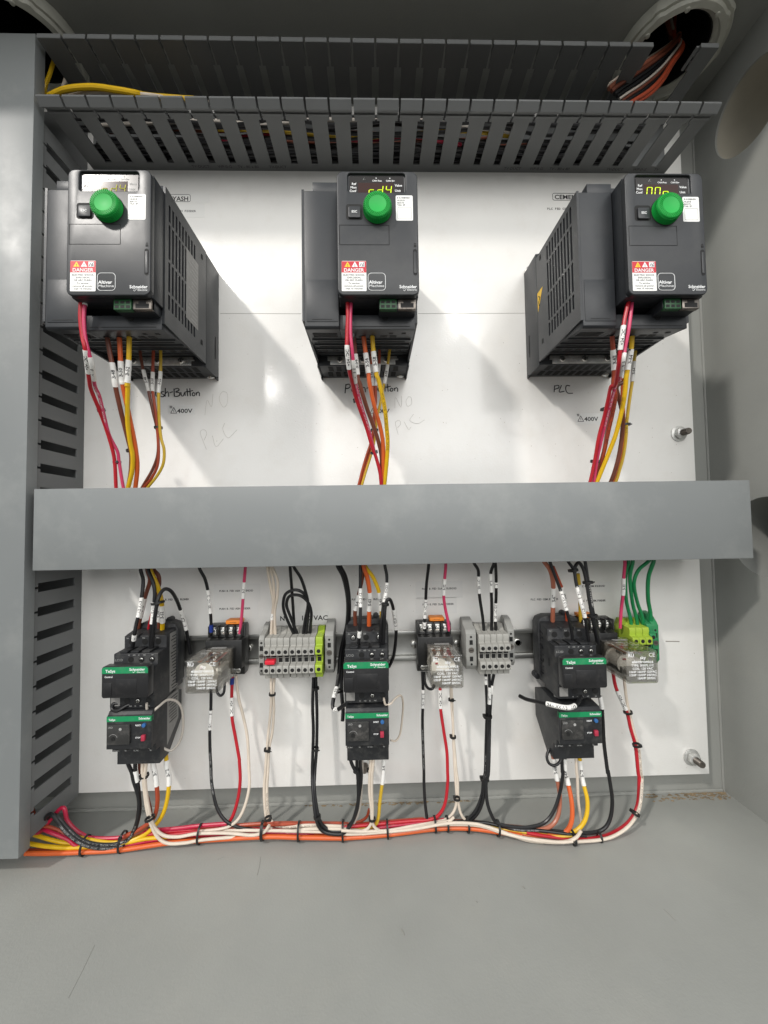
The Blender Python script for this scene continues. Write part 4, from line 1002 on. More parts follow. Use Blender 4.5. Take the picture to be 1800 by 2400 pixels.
def W(col, r, label, parts, d, sleeves=(), top=None, bot=None, duct=None, **k):
    """parts: [(crop, [(u, v)...]) ...]; d: depths along the wire (2 or more values spread evenly)"""
    pp = [px(c, *q) for c, L in parts for q in L]
    n = len(pp); dd = []
    cum = [0]
    for a, b in zip(pp, pp[1:]): cum.append(cum[-1] + math.hypot(a[0] - b[0], a[1] - b[1]))
    for i in range(n):
        t = cum[i] / cum[-1] * (len(d) - 1); j = min(int(t), len(d) - 2); f = t - j
        a, b = d[j], d[j + 1]; a = bd(pp[i][0]) + (a[1] if isinstance(a, tuple) else 0) if (a == 'B' or isinstance(a, tuple)) else a
        b = bd(pp[i][0]) + (b[1] if isinstance(b, tuple) else 0) if (b == 'B' or isinstance(b, tuple)) else b
        dd.append(a + (b - a) * f)
    P3 = [(*at(x, y, q), x, y) for (x, y), q in zip(pp, dd)]
    if top:                                     # goes on out of sight upwards behind the wide cover
        p = P3[0]; P3.insert(0, (p[0] + top[0], p[1] - 4, p[2] + top[1], p[3], p[4] - 25))
    if bot:
        p = P3[-1]; P3.append((p[0] + bot[0], p[1] - 4, p[2] - bot[1], p[3], p[4] + 25))
    if duct is not None:                        # runs on into the open lower end of the left duct
        q = (-360 - random.random() * 8, 30 + random.random() * 14, -312 - random.random() * 6, 100, 1900); e = (q[0] - 16, q[1] - 4, q[2] + 26, 100, 1880)
        if duct: P3 = [e, q] + P3
        else: P3 += [q, e]
    sl = [((px(s_[0], 0, s_[1])[1], px(s_[0], 0, s_[2])[1]) + tuple(s_[3:])) if isinstance(s_[0], str) else s_ for s_ in sleeves]
    return build_wire(P3, r, WC[col], label, sl, **k) if False else build_wire(P3, r, col, label, sl, **k)
T, TH = 1.5, 2.15
UP = 'wires dropping from the drives'; DN = 'wires dropping to the contactors and relays'; LO = 'wires falling from the devices to the floor loom'; LM = 'wires of the loom along the floor'
# --- left drive
W('red', 1.75, 'thick red wire from under the left drive keypad, sleeved VDC', [('G', [(428, 990), (418, 1150), (432, 1290), (455, 1400), (480, 1600)]), ('J', [(455, 100), (500, 210), (545, 330), (585, 460), (605, 560), (615, 740)])], [134, 132.5, 128, 96, 74, 62, 55], [('G', 1390, 1550, '+24VDC')], bot=(0, 14), group=UP)
W('pink', 1.6, 'pink wire twisted beside the red one below the left drive', [('G', [(458, 990), (442, 1150), (450, 1290), (475, 1400), (500, 1500), (520, 1640)]), ('J', [(505, 130), (525, 210), (568, 380), (622, 490), (634, 560), (665, 740)])], [133, 132, 127, 94, 72, 60, 53], [('G', 1440, 1600, 'AI1 B11'), ('G', 1000, 1072, '')], bot=(4, 14), group=UP, mark='16AWG 600V', lettermat=WHITE)
W('brown', TH, 'thick brown wire sleeved B-48, first of the left drive power wires', [('G', [(598, 1255), (625, 1400), (655, 1560)]), ('J', [(608, 60), (645, 230), (688, 400), (712, 500), (712, 600), (700, 690), (690, 740)])], [106, 95, 74, 56], [('G', 1478, 1650, 'B-48')], bot=(-3, 14), group=UP)
W('orange', TH, 'thick orange wire sleeved B-50 below the left drive', [('G', [(690, 1255), (700, 1430), (710, 1600)]), ('J', [(657, 60), (690, 220), (728, 400), (745, 500), (752, 600), (738, 740)])], [106, 95, 74, 55], [('G', 1468, 1630, 'B-50')], bot=(-3, 14), group=UP)
W('yellow', TH, 'thick bright yellow wire sleeved B-52 below the left drive', [('G', [(763, 1255), (760, 1450), (748, 1640)]), ('J', [(690, 60), (688, 280), (705, 430), (722, 520), (718, 620), (690, 740)])], [107, 97, 78, 58], [('G', 1460, 1620, 'B-52')], bot=(-4, 14), group=UP)
W('brown', T, 'thin dark brown wire sleeved B-49 beside the Push-Button handwriting', [('G', [(835, 1370), (855, 1500), (885, 1620)]), ('J', [(822, 90), (852, 230), (880, 350), (888, 450), (880, 530), (845, 620), (775, 740)])], [66, 60, 52, 45], [('G', 1530, 1680, 'B-48')], bot=(-8, 14), group=UP)
W('rust', T, 'thin rust wire sleeved B-50 beside the Push-Button handwriting', [('G', [(935, 1370), (930, 1500), (928, 1620)]), ('J', [(852, 105), (875, 270), (885, 400), (890, 500), (880, 590), (840, 670), (785, 740)])], [66, 61, 54, 47], [('G', 1545, 1680, 'B-50')], bot=(-8, 14), group=UP)
W('ochre', T, 'thin yellow wire sleeved B-52 bowing out under the 400V label', [('G', [(985, 1370), (985, 1500), (980, 1600)]), ('J', [(890, 105), (893, 270), (905, 400), (925, 480), (920, 570), (880, 650), (810, 740)])], [66, 62, 55, 48], [('G', 1540, 1690, 'B-52')], bot=(-8, 14), group=UP)
# --- middle drive
W('red', 1.75, 'thick red wire sleeved +24VDC below the middle drive', [('H', [(658, 1340), (665, 1500), (658, 1700), (658, 1850), (680, 2050)]), ('K', [(580, 50), (600, 140), (640, 260), (690, 400), (738, 560), (768, 640), (798, 760), (808, 860)])], [134, 132.5, 128, 96, 76, 66, 58], [('H', 1808, 2030, '+24VDC')], bot=(2, 14), group=UP)
W('pink', 1.6, 'pink wire beside the red one below the middle drive', [('H', [(700, 1340), (690, 1500), (690, 1700), (705, 1850), (720, 2000), (735, 2150)]), ('K', [(612, 80), (642, 200), (690, 350), (732, 500), (755, 590), (788, 700), (806, 770), (818, 860)])], [133, 132, 127, 94, 74, 63, 56], [('H', 1945, 2160, 'AI1 B12')], bot=(2, 14), group=UP, mark='16AWG 600V MTW', lettermat=WHITE)
W('brown', TH, 'thick brown wire sleeved B-54 below the middle drive', [('H', [(722, 1735), (735, 1900), (760, 2120)]), ('K', [(640, 60), (662, 140), (702, 270), (750, 400), (790, 530), (810, 640), (818, 860)])], [105, 92, 70, 52], [('H', 1890, 2085, 'B-54')], bot=(2, 14), group=UP)
W('orange', TH, 'thick orange wire sleeved B-56 below the middle drive', [('H', [(812, 1715), (835, 1900), (860, 2080)]), ('K', [(715, 50), (735, 150), (765, 280), (800, 400), (822, 530), (825, 700), (822, 860)])], [105, 93, 72, 54], [('H', 1880, 2070, 'B-56')], bot=(2, 14), group=UP)
W('yellow', TH, 'thick bright yellow wire sleeved B-58 below the middle drive', [('H', [(895, 1715), (908, 1880), (935, 2080)]), ('K', [(785, 30), (808, 120), (835, 250), (850, 400), (858, 530), (850, 680), (832, 860)])], [106, 94, 74, 56], [('H', 1865, 2060, 'B-58'), ], bot=(-2, 14), group=UP, mark='MTW 12AWG', lettermat=INK)
W('rust', T, 'thin rust wire behind the thick ones below the middle drive', [('H', [(962, 1840), (960, 1980), (940, 2120)]), ('K', [(765, 80), (765, 200), (750, 330), (745, 430), (722, 540), (695, 620), (660, 740), (630, 860)])], [62, 56, 46, 40], [('H', 1985, 2190, 'B-54')], bot=(-5, 14), group=UP)
W('orange', T, 'thin orange wire crossing behind towards the left below the middle drive', [('H', [(890, 1850), (890, 2060)]), ('K', [(742, 80), (752, 200), (757, 330), (755, 430), (735, 540), (715, 620), (680, 740), (648, 860)])], [62, 54, 44, 38], [('H', 1990, 2190, 'B-56')], bot=(-5, 14), group=UP)
W('ochre', T, 'thin dull yellow wire sleeved B-58 below the middle drive', [('H', [(1062, 1840), (1042, 1980), (1012, 2160)]), ('K', [(828, 70), (800, 220), (775, 330), (765, 430), (748, 540), (722, 640), (690, 740), (655, 860)])], [62, 55, 44, 39], [('H', 1990, 2170, 'B-58')], bot=(-5, 14), group=UP)
# --- right drive
W('red', 1.75, 'thick red wire sleeved +24VDC below the right drive', [('I', [(828, 1030), (800, 1150), (782, 1260), (765, 1390), (752, 1500), (730, 1630)]), ('L', [(850, 80), (832, 160), (800, 300), (765, 430), (735, 600), (703, 750)])], [134, 133, 128, 96, 78, 68, 60], [('I', 1218, 1388, '+24VDC')], bot=(-3, 14), group=UP)
W('pink', 1.6, 'pink wire beside the red one below the right drive', [('I', [(850, 1030), (828, 1220), (800, 1370), (785, 1470), (758, 1600)]), ('L', [(890, 50), (858, 160), (815, 320), (780, 470), (752, 600), (728, 750)])], [133, 132.5, 127, 94, 76, 66, 58], [('I', 1412, 1565, 'AI1 B13')], bot=(-3, 14), group=UP, mark='16AWG 600V MTW', lettermat=WHITE)
W('rust', TH, 'thick rust red wire sleeved B-62 below the right drive', [('I', [(708, 1290), (715, 1400), (722, 1540)]), ('L', [(868, 60), (880, 150), (862, 260), (830, 400), (800, 540), (760, 680), (745, 750)])], [106, 92, 70, 52], [('I', 1388, 1530, 'B-62')], bot=(-3, 14), group=UP, mark='MTW 12AWG 600V', lettermat=INK)
W('brown', TH, 'thick brown wire passing behind the yellow one below the right drive', [('I', [(800, 1330), (812, 1470), (800, 1600)]), ('L', [(890, 80), (915, 190), (935, 300), (930, 400), (915, 520), (888, 640), (850, 750)])], [95, 80, 60, 46], [], bot=(-6, 14), group=UP)
W('brown', TH, 'second thick brown wire tucked behind the red bundle, right drive', [('I', [(740, 1500), (745, 1600)]), ('L', [(880, 140), (850, 260), (825, 390), (800, 540), (765, 650), (745, 750)])], [80, 66, 50, 44], [], bot=(-6, 14), group=UP)
W('yellow', TH, 'thick bright yellow wire sleeved B-64 below the right drive', [('I', [(850, 1290), (840, 1400), (815, 1540)]), ('L', [(958, 20), (945, 150), (915, 300), (880, 430), (830, 560), (785, 670), (752, 750)])], [107, 95, 76, 58], [('I', 1385, 1530, 'B-64')], bot=(-6, 14), group=UP)
W('ochre', T + .2, 'thinner dull yellow wire sleeved B-64 nearest the panel edge', [('I', [(872, 1395), (860, 1500), (850, 1610)]), ('L', [(998, 60), (980, 180), (962, 330), (955, 450), (935, 580), (910, 670), (885, 750)])], [64, 58, 50, 44], [('I', 1470, 1612, 'B-64')], bot=(-6, 14), group=UP, mark='12AWG', lettermat=INK)
W('orange', T, 'thin orange wire half hidden behind the brown one, right drive', [('L', [(935, 20), (928, 120), (940, 260), (935, 400), (925, 520), (900, 640), (865, 750)])], [60, 50, 42], [], bot=(-6, 14), group=UP)
# --- left contactor, top
W('black', 1.8, 'black wire into the first pole of the left contactor', [('A', [(512, 92), (536, 200), (522, 350), (498, 500), (470, 610), (455, 700), (445, 780), (432, 838)])], [52, 50, 54, 56, 58, 50], [('A', 358, 540, '1A2 KA31'), ('A', 704, 752, 'L')], top=(0, 14), group=DN)
W('brown', TH, 'brown wire behind the black ones above the left contactor', [('A', [(575, 92), (600, 190), (570, 300), (540, 400), (505, 560), (490, 660)])], [50, 44, 36, 26], [('A', 360, 540, 'B-48')], top=(0, 14), group=DN)
W('black', 1.8, 'black wire down to the middle of the left contactor', [('A', [(585, 95), (625, 210), (642, 300), (638, 400), (622, 560), (608, 680), (605, 825)])], [56, 58, 58, 58, 52], [('A', 402, 600, '1A1 SH21')], top=(0, 14), group=DN)
W('black', 1.9, 'looped black wire arching over the right side of the left contactor', [('A', [(972, 880), (955, 760), (925, 610), (900, 530), (850, 390), (795, 300), (735, 280), (690, 330), (662, 420), (642, 560), (628, 700), (618, 820)])], [10, 14, 30, 55, 60, 60, 54], [('A', 468, 655, 'A1 0T21 13')], group=DN)
W('red', 1.3, 'thin red wire behind the sleeves of the left contactor', [('A', [(652, 250), (640, 400), (605, 540), (578, 680)])], [40, 36, 28], [], group=DN)
W('yellow', TH + .2, 'thick yellow wire sleeved into the left contactor', [('A', [(600, 92), (650, 210), (688, 310), (708, 420), (714, 560), (713, 675)])], [54, 50, 40, 30], [('A', 430, 588, 'B-52')], top=(-2, 14), group=DN)
W('brown', TH, 'brown wire bowing out behind the yellow one, left contactor', [('A', [(630, 92), (675, 150), (685, 220), (672, 300), (690, 400), (686, 520), (684, 660)])], [46, 42, 36, 26], [('A', 430, 575, 'B-50')], top=(-2, 14), group=DN)
W('grey', 1.25, 'thin grey wire looping out beside the left contactor and overload', [('A', [(568, 1335), (575, 1400), (618, 1415), (680, 1365), (760, 1305), (840, 1315), (888, 1375), (905, 1480), (900, 1600), (868, 1700), (800, 1770), (740, 1760), (702, 1722)])], [70, 66, 50, 44, 44, 50], [], group='thin looping wires beside the overload relays')
W('black', 1.7, 'short black wire linking left contactor and overload', [('A', [(520, 1345), (400, 1350), (300, 1405), (250, 1390), (262, 1340), (330, 1340)])], [60, 72, 66], [], group='short black link wires')
# --- relay one
W('black', 1.7, 'black wire with blue ferrule into the first relay socket', [('A', [(1055, 82), (1105, 180), (1132, 280), (1152, 430), (1163, 560), (1166, 690)])], [52, 46, 40, 34, 30], [('A', 284, 500, '120VAC 121'), ('A', 608, 675, 'FER')], top=(-4, 14), group=DN)
W('pink', 1.7, 'pink wire into the right screw of the first relay socket', [('A', [(1482, 75), (1470, 220), (1460, 370), (1445, 560), (1428, 690)])], [50, 42, 34, 28], [('A', 212, 362, 'B-31')], top=(0, 14), group=DN)
W('black', 1.5, 'short black link wire hooking under the first relay', [('A', [(1290, 1120), (1288, 1200), (1278, 1245), (1250, 1265), (1222, 1238), (1215, 1180)])], [20, 24, 20], [], group='short black link wires')
W('black', 1.7, 'black wire falling from under the first relay to the loom', [('A', [(1165, 1150), (1162, 1400), (1152, 1600), (1156, 1800)]), ('E', [(921, 20), (926, 120), (948, 225), (985, 290), (1040, 325), (1110, 340), (1180, 352)])], [22, 24, 28, 'B', 'B'], [('A', 1400, 1580, 'SH11 V13')], group=LO, mark='14AWG 600V')
W('red', 1.8, 'red wire sleeved +24VDC falling from the first relay', [('A', [(1360, 1090), (1355, 1300), (1360, 1480), (1390, 1650), (1425, 1850)]), ('E', [(1060, 10), (1064, 100), (1053, 190), (1025, 280), (985, 322), (900, 345), (700, 372), (600, 392)])], [24, 24, 28, 'B', 'B'], [('A', 1100, 1160, 'FER'), ('A', 1280, 1450, '+24VDC', False)], group=LO)
W('white', 1.6, 'white wire falling beside the red one right of the first relay', [('A', [(1395, 1080), (1418, 1280), (1460, 1450), (1500, 1650), (1514, 1900)]), ('E', [(1106, 40), (1108, 130), (1085, 230), (1045, 300), (980, 335), (860, 350)])], [20, 22, 26, 'B', 'B'], [], group=LO)
# --- left overload, underneath
W('black', 1.9, 'outermost black wire under the left overload relay', [('A', [(368, 1800), (398, 1900), (430, 1975)]), ('E', [(545, 100), (572, 200), (562, 300), (530, 375), (485, 420), (400, 432), (300, 412), (215, 350), (140, 265)])], [52, 46, 'B', ('B', 8), ('B', 4)], [], group=LO, mark='MTW 14AWG 600V', duct=False)
W('black', 1.9, 'second black wire under the left overload relay, tied to the first', [('A', [(462, 1800), (462, 1975)]), ('E', [(556, 60), (570, 150), (575, 250), (550, 345), (500, 400), (400, 415), (300, 395), (230, 340), (160, 270)])], [50, 45, 'B', ('B', 5), ('B', 2)], [('A', 1960, 2060, '')], group=LO, mark='MTW 14AWG', duct=False)
W('white', 1.6, 'white wire under the left overload sweeping low along the loom', [('A', [(530, 1750), (528, 1975)]), ('E', [(590, 60), (598, 150), (610, 240), (632, 320), (665, 380), (715, 408), (800, 405), (870, 392), (1000, 380), (1100, 374), (1180, 364)])], [54, 46, ('B', 6), ('B', 7), ('B', -2)], [], group=LO)
W('white', 1.6, 'white wire under the left overload joining the loom higher', [('A', [(572, 1750), (556, 1975)]), ('E', [(600, 60), (606, 150), (622, 250), (645, 325), (690, 368), (760, 376), (860, 360), (1000, 358), (1120, 368), (1180, 352), (1205, 320)])], [54, 46, ('B', 4), ('B', 4), ('B', 6)], [], group=LO)
W('rust', TH, 'rust wire sleeved B-71 under the left overload relay', [('A', [(618, 1800), (632, 1930)]), ('E', [(642, 30), (655, 100), (662, 200), (645, 280), (590, 330), (500, 375)])], [44, 42, 'B', 'B'], [('A', 1878, 2100, 'B-71')], group=LO)
W('yellow', TH, 'yellow wire sleeved B-72 under the left overload relay', [('A', [(742, 1780), (755, 1900)]), ('E', [(706, 30), (718, 100), (708, 200), (680, 280), (620, 350), (540, 392), (450, 405), (380, 400), (270, 380)])], [36, 36, 'B', 'B'], [('A', 1862, 2095, 'B-72')], group=LO)
W('brown', T, 'brown wire behind the white pair under the left overload', [('A', [(500, 1770), (502, 1975)]), ('E', [(585, 60), (605, 150), (628, 240), (625, 300), (580, 350), (470, 400)])], [44, 38, 'B', 'B'], [], group=LO)
# --- longer terminal strip
W('white', 1.55, 'left white wire into the longer terminal strip', [('B', [(185, 70), (212, 250), (238, 400), (228, 550), (215, 745)])], [52, 40, 30, 24], [('B', 503, 560, 'N')], top=(0, 14), group=DN)
W('white', 1.55, 'middle white wire into the longer terminal strip', [('B', [(212, 70), (238, 200), (250, 380), (246, 560), (238, 745)])], [52, 40, 28, 22], [], top=(0, 14), group=DN)
W('white', 1.55, 'right white wire into the longer terminal strip', [('B', [(232, 70), (278, 200), (276, 350), (252, 500), (262, 745)])], [52, 42, 32, 24], [], top=(0, 14), group=DN)
W('black', 1.7, 'straight black wire crossing the loops above the longer strip', [('B', [(395, 65), (408, 250), (422, 450), (440, 745)])], [50, 38, 30, 24], [], top=(0, 14), group=DN)
W('black', 1.7, 'black wire leaning right above the longer strip', [('B', [(425, 65), (495, 180), (545, 330), (560, 430), (535, 560), (508, 745)])], [52, 44, 34, 24], [], top=(-4, 14), group=DN)
W('black', 1.7, 'outer black loop above the longer terminal strip', [('B', [(455, 745), (375, 580), (332, 450), (345, 340), (400, 295), (470, 290), (530, 330), (562, 410), (562, 500), (540, 745)])], [24, 36, 46, 36, 24], [], group=DN)
W('black', 1.7, 'inner black loop above the longer terminal strip', [('B', [(482, 745), (400, 540), (362, 430), (380, 355), (430, 333), (500, 345), (560, 400), (590, 490), (585, 600), (570, 745)])], [22, 36, 46, 36, 22], [], group=DN)
W('white', 1.55, 'white wire falling from the longer strip and turning right', [('B', [(218, 1095), (220, 1250), (215, 1400), (195, 1600), (180, 1760), (166, 1960)]), ('E', [(1180, 150), (1188, 270), (1212, 330), (1262, 352), (1400, 338), (1560, 338)]), ('F', [(60, 345), (225, 345), (455, 318)])], [26, 28, 30, ('B', 4), ('B', 5), ('B', -4)], [], group=LO)
W('white', 1.55, 'white wire falling from the longer strip beside its twin', [('B', [(250, 1095), (240, 1250), (245, 1400), (230, 1600), (200, 1760), (190, 1960)]), ('E', [(1194, 150), (1200, 260), (1225, 310), (1280, 328), (1400, 320), (1560, 325)]), ('F', [(60, 325), (225, 312), (455, 300)])], [24, 26, 30, ('B', 2), ('B', 2), ('B', -5)], [], group=LO, mark='THHN 14AWG', lettermat=INK)
W('black', 1.8, 'left black wire falling from the longer strip', [('B', [(612, 1095), (605, 1250), (603, 1400), (610, 1600), (600, 1960)]), ('E', [(1417, 150), (1432, 285), (1462, 345), (1520, 362), (1570, 355), (1610, 300), (1637, 200), (1643, 80)]), ('B', [(1015, 1940), (1012, 1850), (1000, 1730)])], [24, 26, 28, ('B', 8), ('B', 6), 42, 50], [], group=LO)
W('black', 1.8, 'right black wire falling from the longer strip', [('B', [(632, 1095), (640, 1300), (644, 1500), (640, 1750), (625, 1960)]), ('E', [(1425, 150), (1444, 275), (1475, 330), (1530, 350), (1590, 330), (1625, 260), (1652, 100)]), ('B', [(1045, 1900), (1050, 1730)])], [22, 24, 26, ('B', 6), ('B', 4), 42, 50], [], group=LO)
# --- middle contactor
W('black', 2.1, 'long black wire curving down left of the middle contactor', [('B', [(832, 58), (890, 180), (928, 380), (922, 600), (885, 760), (858, 900), (845, 1060), (828, 1180), (800, 1280), (790, 1370), (830, 1395), (900, 1352), (985, 1312)])], [50, 44, 30, 18, 18, 34, 50, 62], [(0.62, 0.70, 'A22'), (0.80, 0.86, 'K21')], top=(-3, 14), group=DN)
W('black', 2.1, 'second long black wire beside the middle contactor', [('B', [(856, 58), (912, 180), (942, 380), (936, 600), (905, 760), (880, 900), (872, 1060), (868, 1180), (876, 1300), (885, 1400), (880, 1500)])], [48, 40, 26, 14, 14, 26, 30], [], top=(-3, 14), group=DN)
W('black', 1.7, 'black wire into the left of the middle contactor, small end sleeve', [('B', [(1045, 55), (1045, 280), (1047, 450), (1040, 640), (1028, 792)])], [54, 54, 56, 58, 52], [('B', 272, 445, '2A2 K21'), ('B', 668, 724, 'L')], top=(0, 14), group=DN)
W('brown', TH, 'brown wire with slanted sleeve into the middle contactor', [('B', [(1078, 60), (1058, 200), (1015, 400), (995, 500), (1000, 645)])], [50, 44, 36, 28], [('B', 330, 472, 'B-61')], top=(0, 14), group=DN)
W('orange', TH + .3, 'thick orange wire sleeved B-63 into the middle contactor', [('B', [(1075, 60), (1110, 180), (1132, 320), (1128, 450), (1125, 645)])], [56, 48, 38, 30], [('B', 308, 478, 'B-63')], top=(-1, 14), group=DN)
W('yellow', TH, 'yellow wire curving right into the middle contactor', [('B', [(1090, 65), (1160, 165), (1208, 275), (1222, 350), (1240, 480), (1246, 645)])], [54, 48, 40, 30], [('B', 308, 475, 'B-65')], top=(-3, 14), group=DN)
W('black', 1.7, 'black wire with long sleeve, right of the middle contactor', [('B', [(1270, 50), (1290, 160), (1284, 300), (1255, 450), (1238, 600), (1228, 775)])], [54, 54, 56, 58, 52], [('B', 218, 400, '2A1 SH22')], top=(0, 14), group=DN, n=10)
W('black', 1.8, 'black loop arching beside the right edge of the middle contactor', [('B', [(1310, 1000), (1352, 900), (1375, 720), (1370, 600), (1350, 460), (1325, 385), (1300, 375), (1278, 430), (1268, 550), (1258, 785)])], [10, 20, 40, 60, 60, 52], [('B', 466, 648, 'A1 0T22 13')], group=DN)
W('white', 1.1, 'thin beige wire looping right of the middle overload relay', [('B', [(1262, 1290), (1280, 1350), (1325, 1340), (1370, 1290), (1420, 1265), (1440, 1330), (1435, 1450), (1415, 1610), (1375, 1682), (1325, 1680)])], [70, 62, 40, 36, 40], [], group='thin looping wires beside the overload relays')
W('black', 1.9, 'black wire under the left pole of the middle overload', [('B', [(938, 1760), (960, 1880), (1000, 1960)]), ('F', [(78, 60), (82, 200), (60, 290), (15, 350)]), ('E', [(1600, 355), (1400, 350), (1180, 340)])], [50, 44, ('B', 2), ('B', -4), ('B', -5)], [], group=LO)
W('white', 1.5, 'left white wire under the middle overload relay', [('B', [(1142, 1690), (1138, 1950)]), ('F', [(138, 60), (136, 150), (146, 250), (150, 305), (175, 340), (230, 352), (340, 335), (455, 312), (520, 300), (548, 280)])], [56, 44, ('B', 4), ('B', 6)], [], group=LO)
W('white', 1.5, 'right white wire under the middle overload relay', [('B', [(1178, 1690), (1160, 1950)]), ('F', [(150, 60), (148, 150), (152, 250), (145, 310), (110, 345), (20, 350)]), ('E', [(1560, 352), (1400, 350), (1180, 345), (870, 345)])], [56, 44, ('B', 4), ('B', 4), ('B', -4)], [], group=LO)
W('ochre', 1.9, 'yellow wire sleeved B-65 under the middle overload relay', [('B', [(1268, 1760), (1262, 1900)]), ('F', [(205, 10), (203, 80), (188, 200), (178, 290), (150, 325), (60, 335)]), ('E', [(1600, 345), (1400, 345), (1180, 345)])], [44, 40, 'B', ('B', -3), ('B', -5)], [('B', 1812, 2080, 'B-65')], group=LO)
W('grey', T, 'grey brown wire behind the black ones under the middle overload', [('B', [(1060, 1760), (1062, 1950)]), ('F', [(98, 80), (94, 200), (75, 280), (40, 335)]), ('E', [(1560, 348), (1350, 345), (1180, 340)])], [42, 38, 'B', ('B', -4), ('B', -5)], [], group=LO)
W('rust', T, 'rust wire curving off the loom under the middle overload', [('F', [(136, 240), (122, 280), (80, 305), (0, 322)]), ('E', [(1400, 312), (1200, 318)])], [('B', -6), 'B'], [], group=LO)
# --- relay two
W('black', 1.7, 'black wire into the left screw of the second relay socket', [('C', [(287, 45), (265, 250), (256, 420), (246, 600), (240, 745)])], [50, 42, 34, 28], [('C', 418, 612, '120VAC V2'), ('C', 655, 718, '07')], top=(0, 14), group=DN)
W('pink', 1.7, 'pink wire into the right screw of the second relay socket', [('C', [(464, 45), (452, 210), (442, 380), (460, 520), (486, 640), (500, 745)])], [50, 44, 36, 28], [('C', 204, 372, 'B-32')], top=(0, 14), group=DN)
W('black', 1.7, 'black wire falling straight from the second relay socket', [('C', [(220, 1170), (228, 1360), (225, 1540), (222, 1700), (230, 2000), (237, 2200)]), ('F', [(402, 120), (408, 220), (420, 300), (440, 330)])], [22, 24, 26, 'B'], [('C', 1356, 1545, 'SH12 V2')], group=LO, mark='14AWG 600V')
W('red', 1.8, 'red wire sleeved +24VDC falling from the second relay', [('C', [(405, 1330), (410, 1550), (445, 1800), (475, 2000), (482, 2200)]), ('F', [(517, 110), (505, 210), (475, 268), (430, 292), (330, 300), (200, 312), (0, 330)])], [24, 26, 30, 'B', ('B', 3)], [('C', 1358, 1548, '+24VDC')], group=LO)
W('white', 1.5, 'left white wire falling from the second relay', [('C', [(515, 1320), (520, 1450), (538, 1700), (542, 1850), (558, 2200)]), ('F', [(556, 110), (560, 200), (545, 255), (510, 290), (455, 305), (340, 325), (225, 345), (100, 350), (0, 345)])], [26, 26, 30, ('B', 5), ('B', 8)], [], group=LO)
W('white', 1.5, 'right white wire falling from the second relay', [('C', [(522, 1340), (534, 1600), (545, 1850), (574, 2200)]), ('F', [(566, 110), (568, 200), (582, 265), (612, 298), (680, 315), (740, 335), (850, 372), (950, 390), (1060, 402), (1125, 398)])], [26, 26, 30, ('B', 6), ('B', 8)], [], group=LO)
W('black', 1.6, 'short black link wire hooking under the second relay', [('C', [(240, 1170), (248, 1280), (280, 1340), (325, 1345), (345, 1300)])], [18, 24, 20], [], group='short black link wires')
# --- shorter strip
W('black', 1.75, 'left sleeved black wire into the shorter terminal strip', [('C', [(755, 38), (800, 120), (803, 250), (815, 400), (845, 600), (864, 800)])], [50, 42, 32, 24], [('C', 178, 352, '120VAC')], top=(-3, 14), group=DN)
W('black', 1.75, 'middle sleeved black wire into the shorter terminal strip', [('C', [(965, 38), (930, 150), (935, 330), (940, 500), (938, 800)])], [50, 42, 32, 24], [('C', 150, 340, '10T21')], top=(3, 14), group=DN)
W('black', 1.75, 'right black wire into the shorter strip, two sleeves on it', [('C', [(978, 42), (986, 200), (985, 400), (976, 600), (988, 800)])], [48, 40, 32, 24], [('C', 240, 295, '13'), ('C', 455, 642, '120VAC SH')], top=(0, 14), group=DN)
W('black', 1.7, 'left black wire falling from the shorter strip, sleeve at its top', [('C', [(878, 1195), (880, 1300), (890, 1500), (888, 1650), (880, 1900), (872, 2200)]), ('F', [(690, 100), (683, 170), (655, 245), (612, 292), (560, 305), (440, 318)])], [24, 26, 28, 'B', 'B'], [('C', 1215, 1300, '12')], group=LO, mark='14AWG')
W('black', 1.7, 'middle black wire falling from the shorter strip', [('C', [(915, 1195), (918, 1400), (912, 1600), (905, 1900), (890, 2200)]), ('F', [(696, 100), (692, 180), (672, 245), (638, 288), (600, 300)])], [26, 28, 30, 'B', 'B'], [('C', 1330, 1505, '10T1 V1')], group=LO)
W('black', 1.8, 'right black wire falling from the shorter strip towards the right contactor', [('C', [(962, 1195), (940, 1320), (928, 1500), (920, 1700), (908, 2200)]), ('F', [(704, 100), (708, 200), (730, 270), (762, 312), (850, 330), (920, 328), (990, 305), (1035, 245), (1065, 150), (1078, 60)]), ('D', [(408, 1728), (402, 1600), (392, 1510)])], [24, 26, ('B', 0), ('B', 4), 'B', 46, 50], [('C', 1310, 1400, '')], group=LO)
# --- right contactor
W('tan', TH + .3, 'thick brown wire sleeved B-67 into the right contactor', [('D', [(255, 12), (308, 90), (333, 200), (332, 350), (330, 505)])], [54, 48, 38, 28], [('D', 233, 386, 'B-67')], top=(-3, 14), group=DN)
W('black', 1.7, 'black wire crossing towards the middle of the right contactor', [('D', [(302, 10), (350, 140), (398, 270), (440, 410), (478, 560), (492, 668)])], [56, 56, 58, 52], [('D', 260, 415, '3A2 SH13')], top=(-3, 14), group=DN, mark='14AWG 600V')
W('rust', 1.9, 'rust red wire behind the crossing sleeves, right contactor', [('D', [(330, 60), (380, 180), (412, 260), (440, 400), (446, 500)])], [46, 42, 34, 26], [('D', 225, 370, 'B-69')], group=DN)
W('black', 1.7, 'printed black wire tied above the right contactor', [('D', [(450, 12), (500, 90), (520, 200), (552, 330), (590, 470), (622, 668)])], [56, 58, 60, 58, 52], [('D', 230, 312, '3A1'), ('D', 318, 472, 'KA31 A1')], top=(-3, 14), group=DN, mark='600V MTW 14AWG', lettermat=WHITE)
W('ochre', 1.9, 'yellow wire glimpsed behind the sleeves, right contactor', [('D', [(535, 120), (548, 250), (552, 380), (556, 505)])], [42, 38, 34, 26], [('D', 205, 300, '')], group=DN)
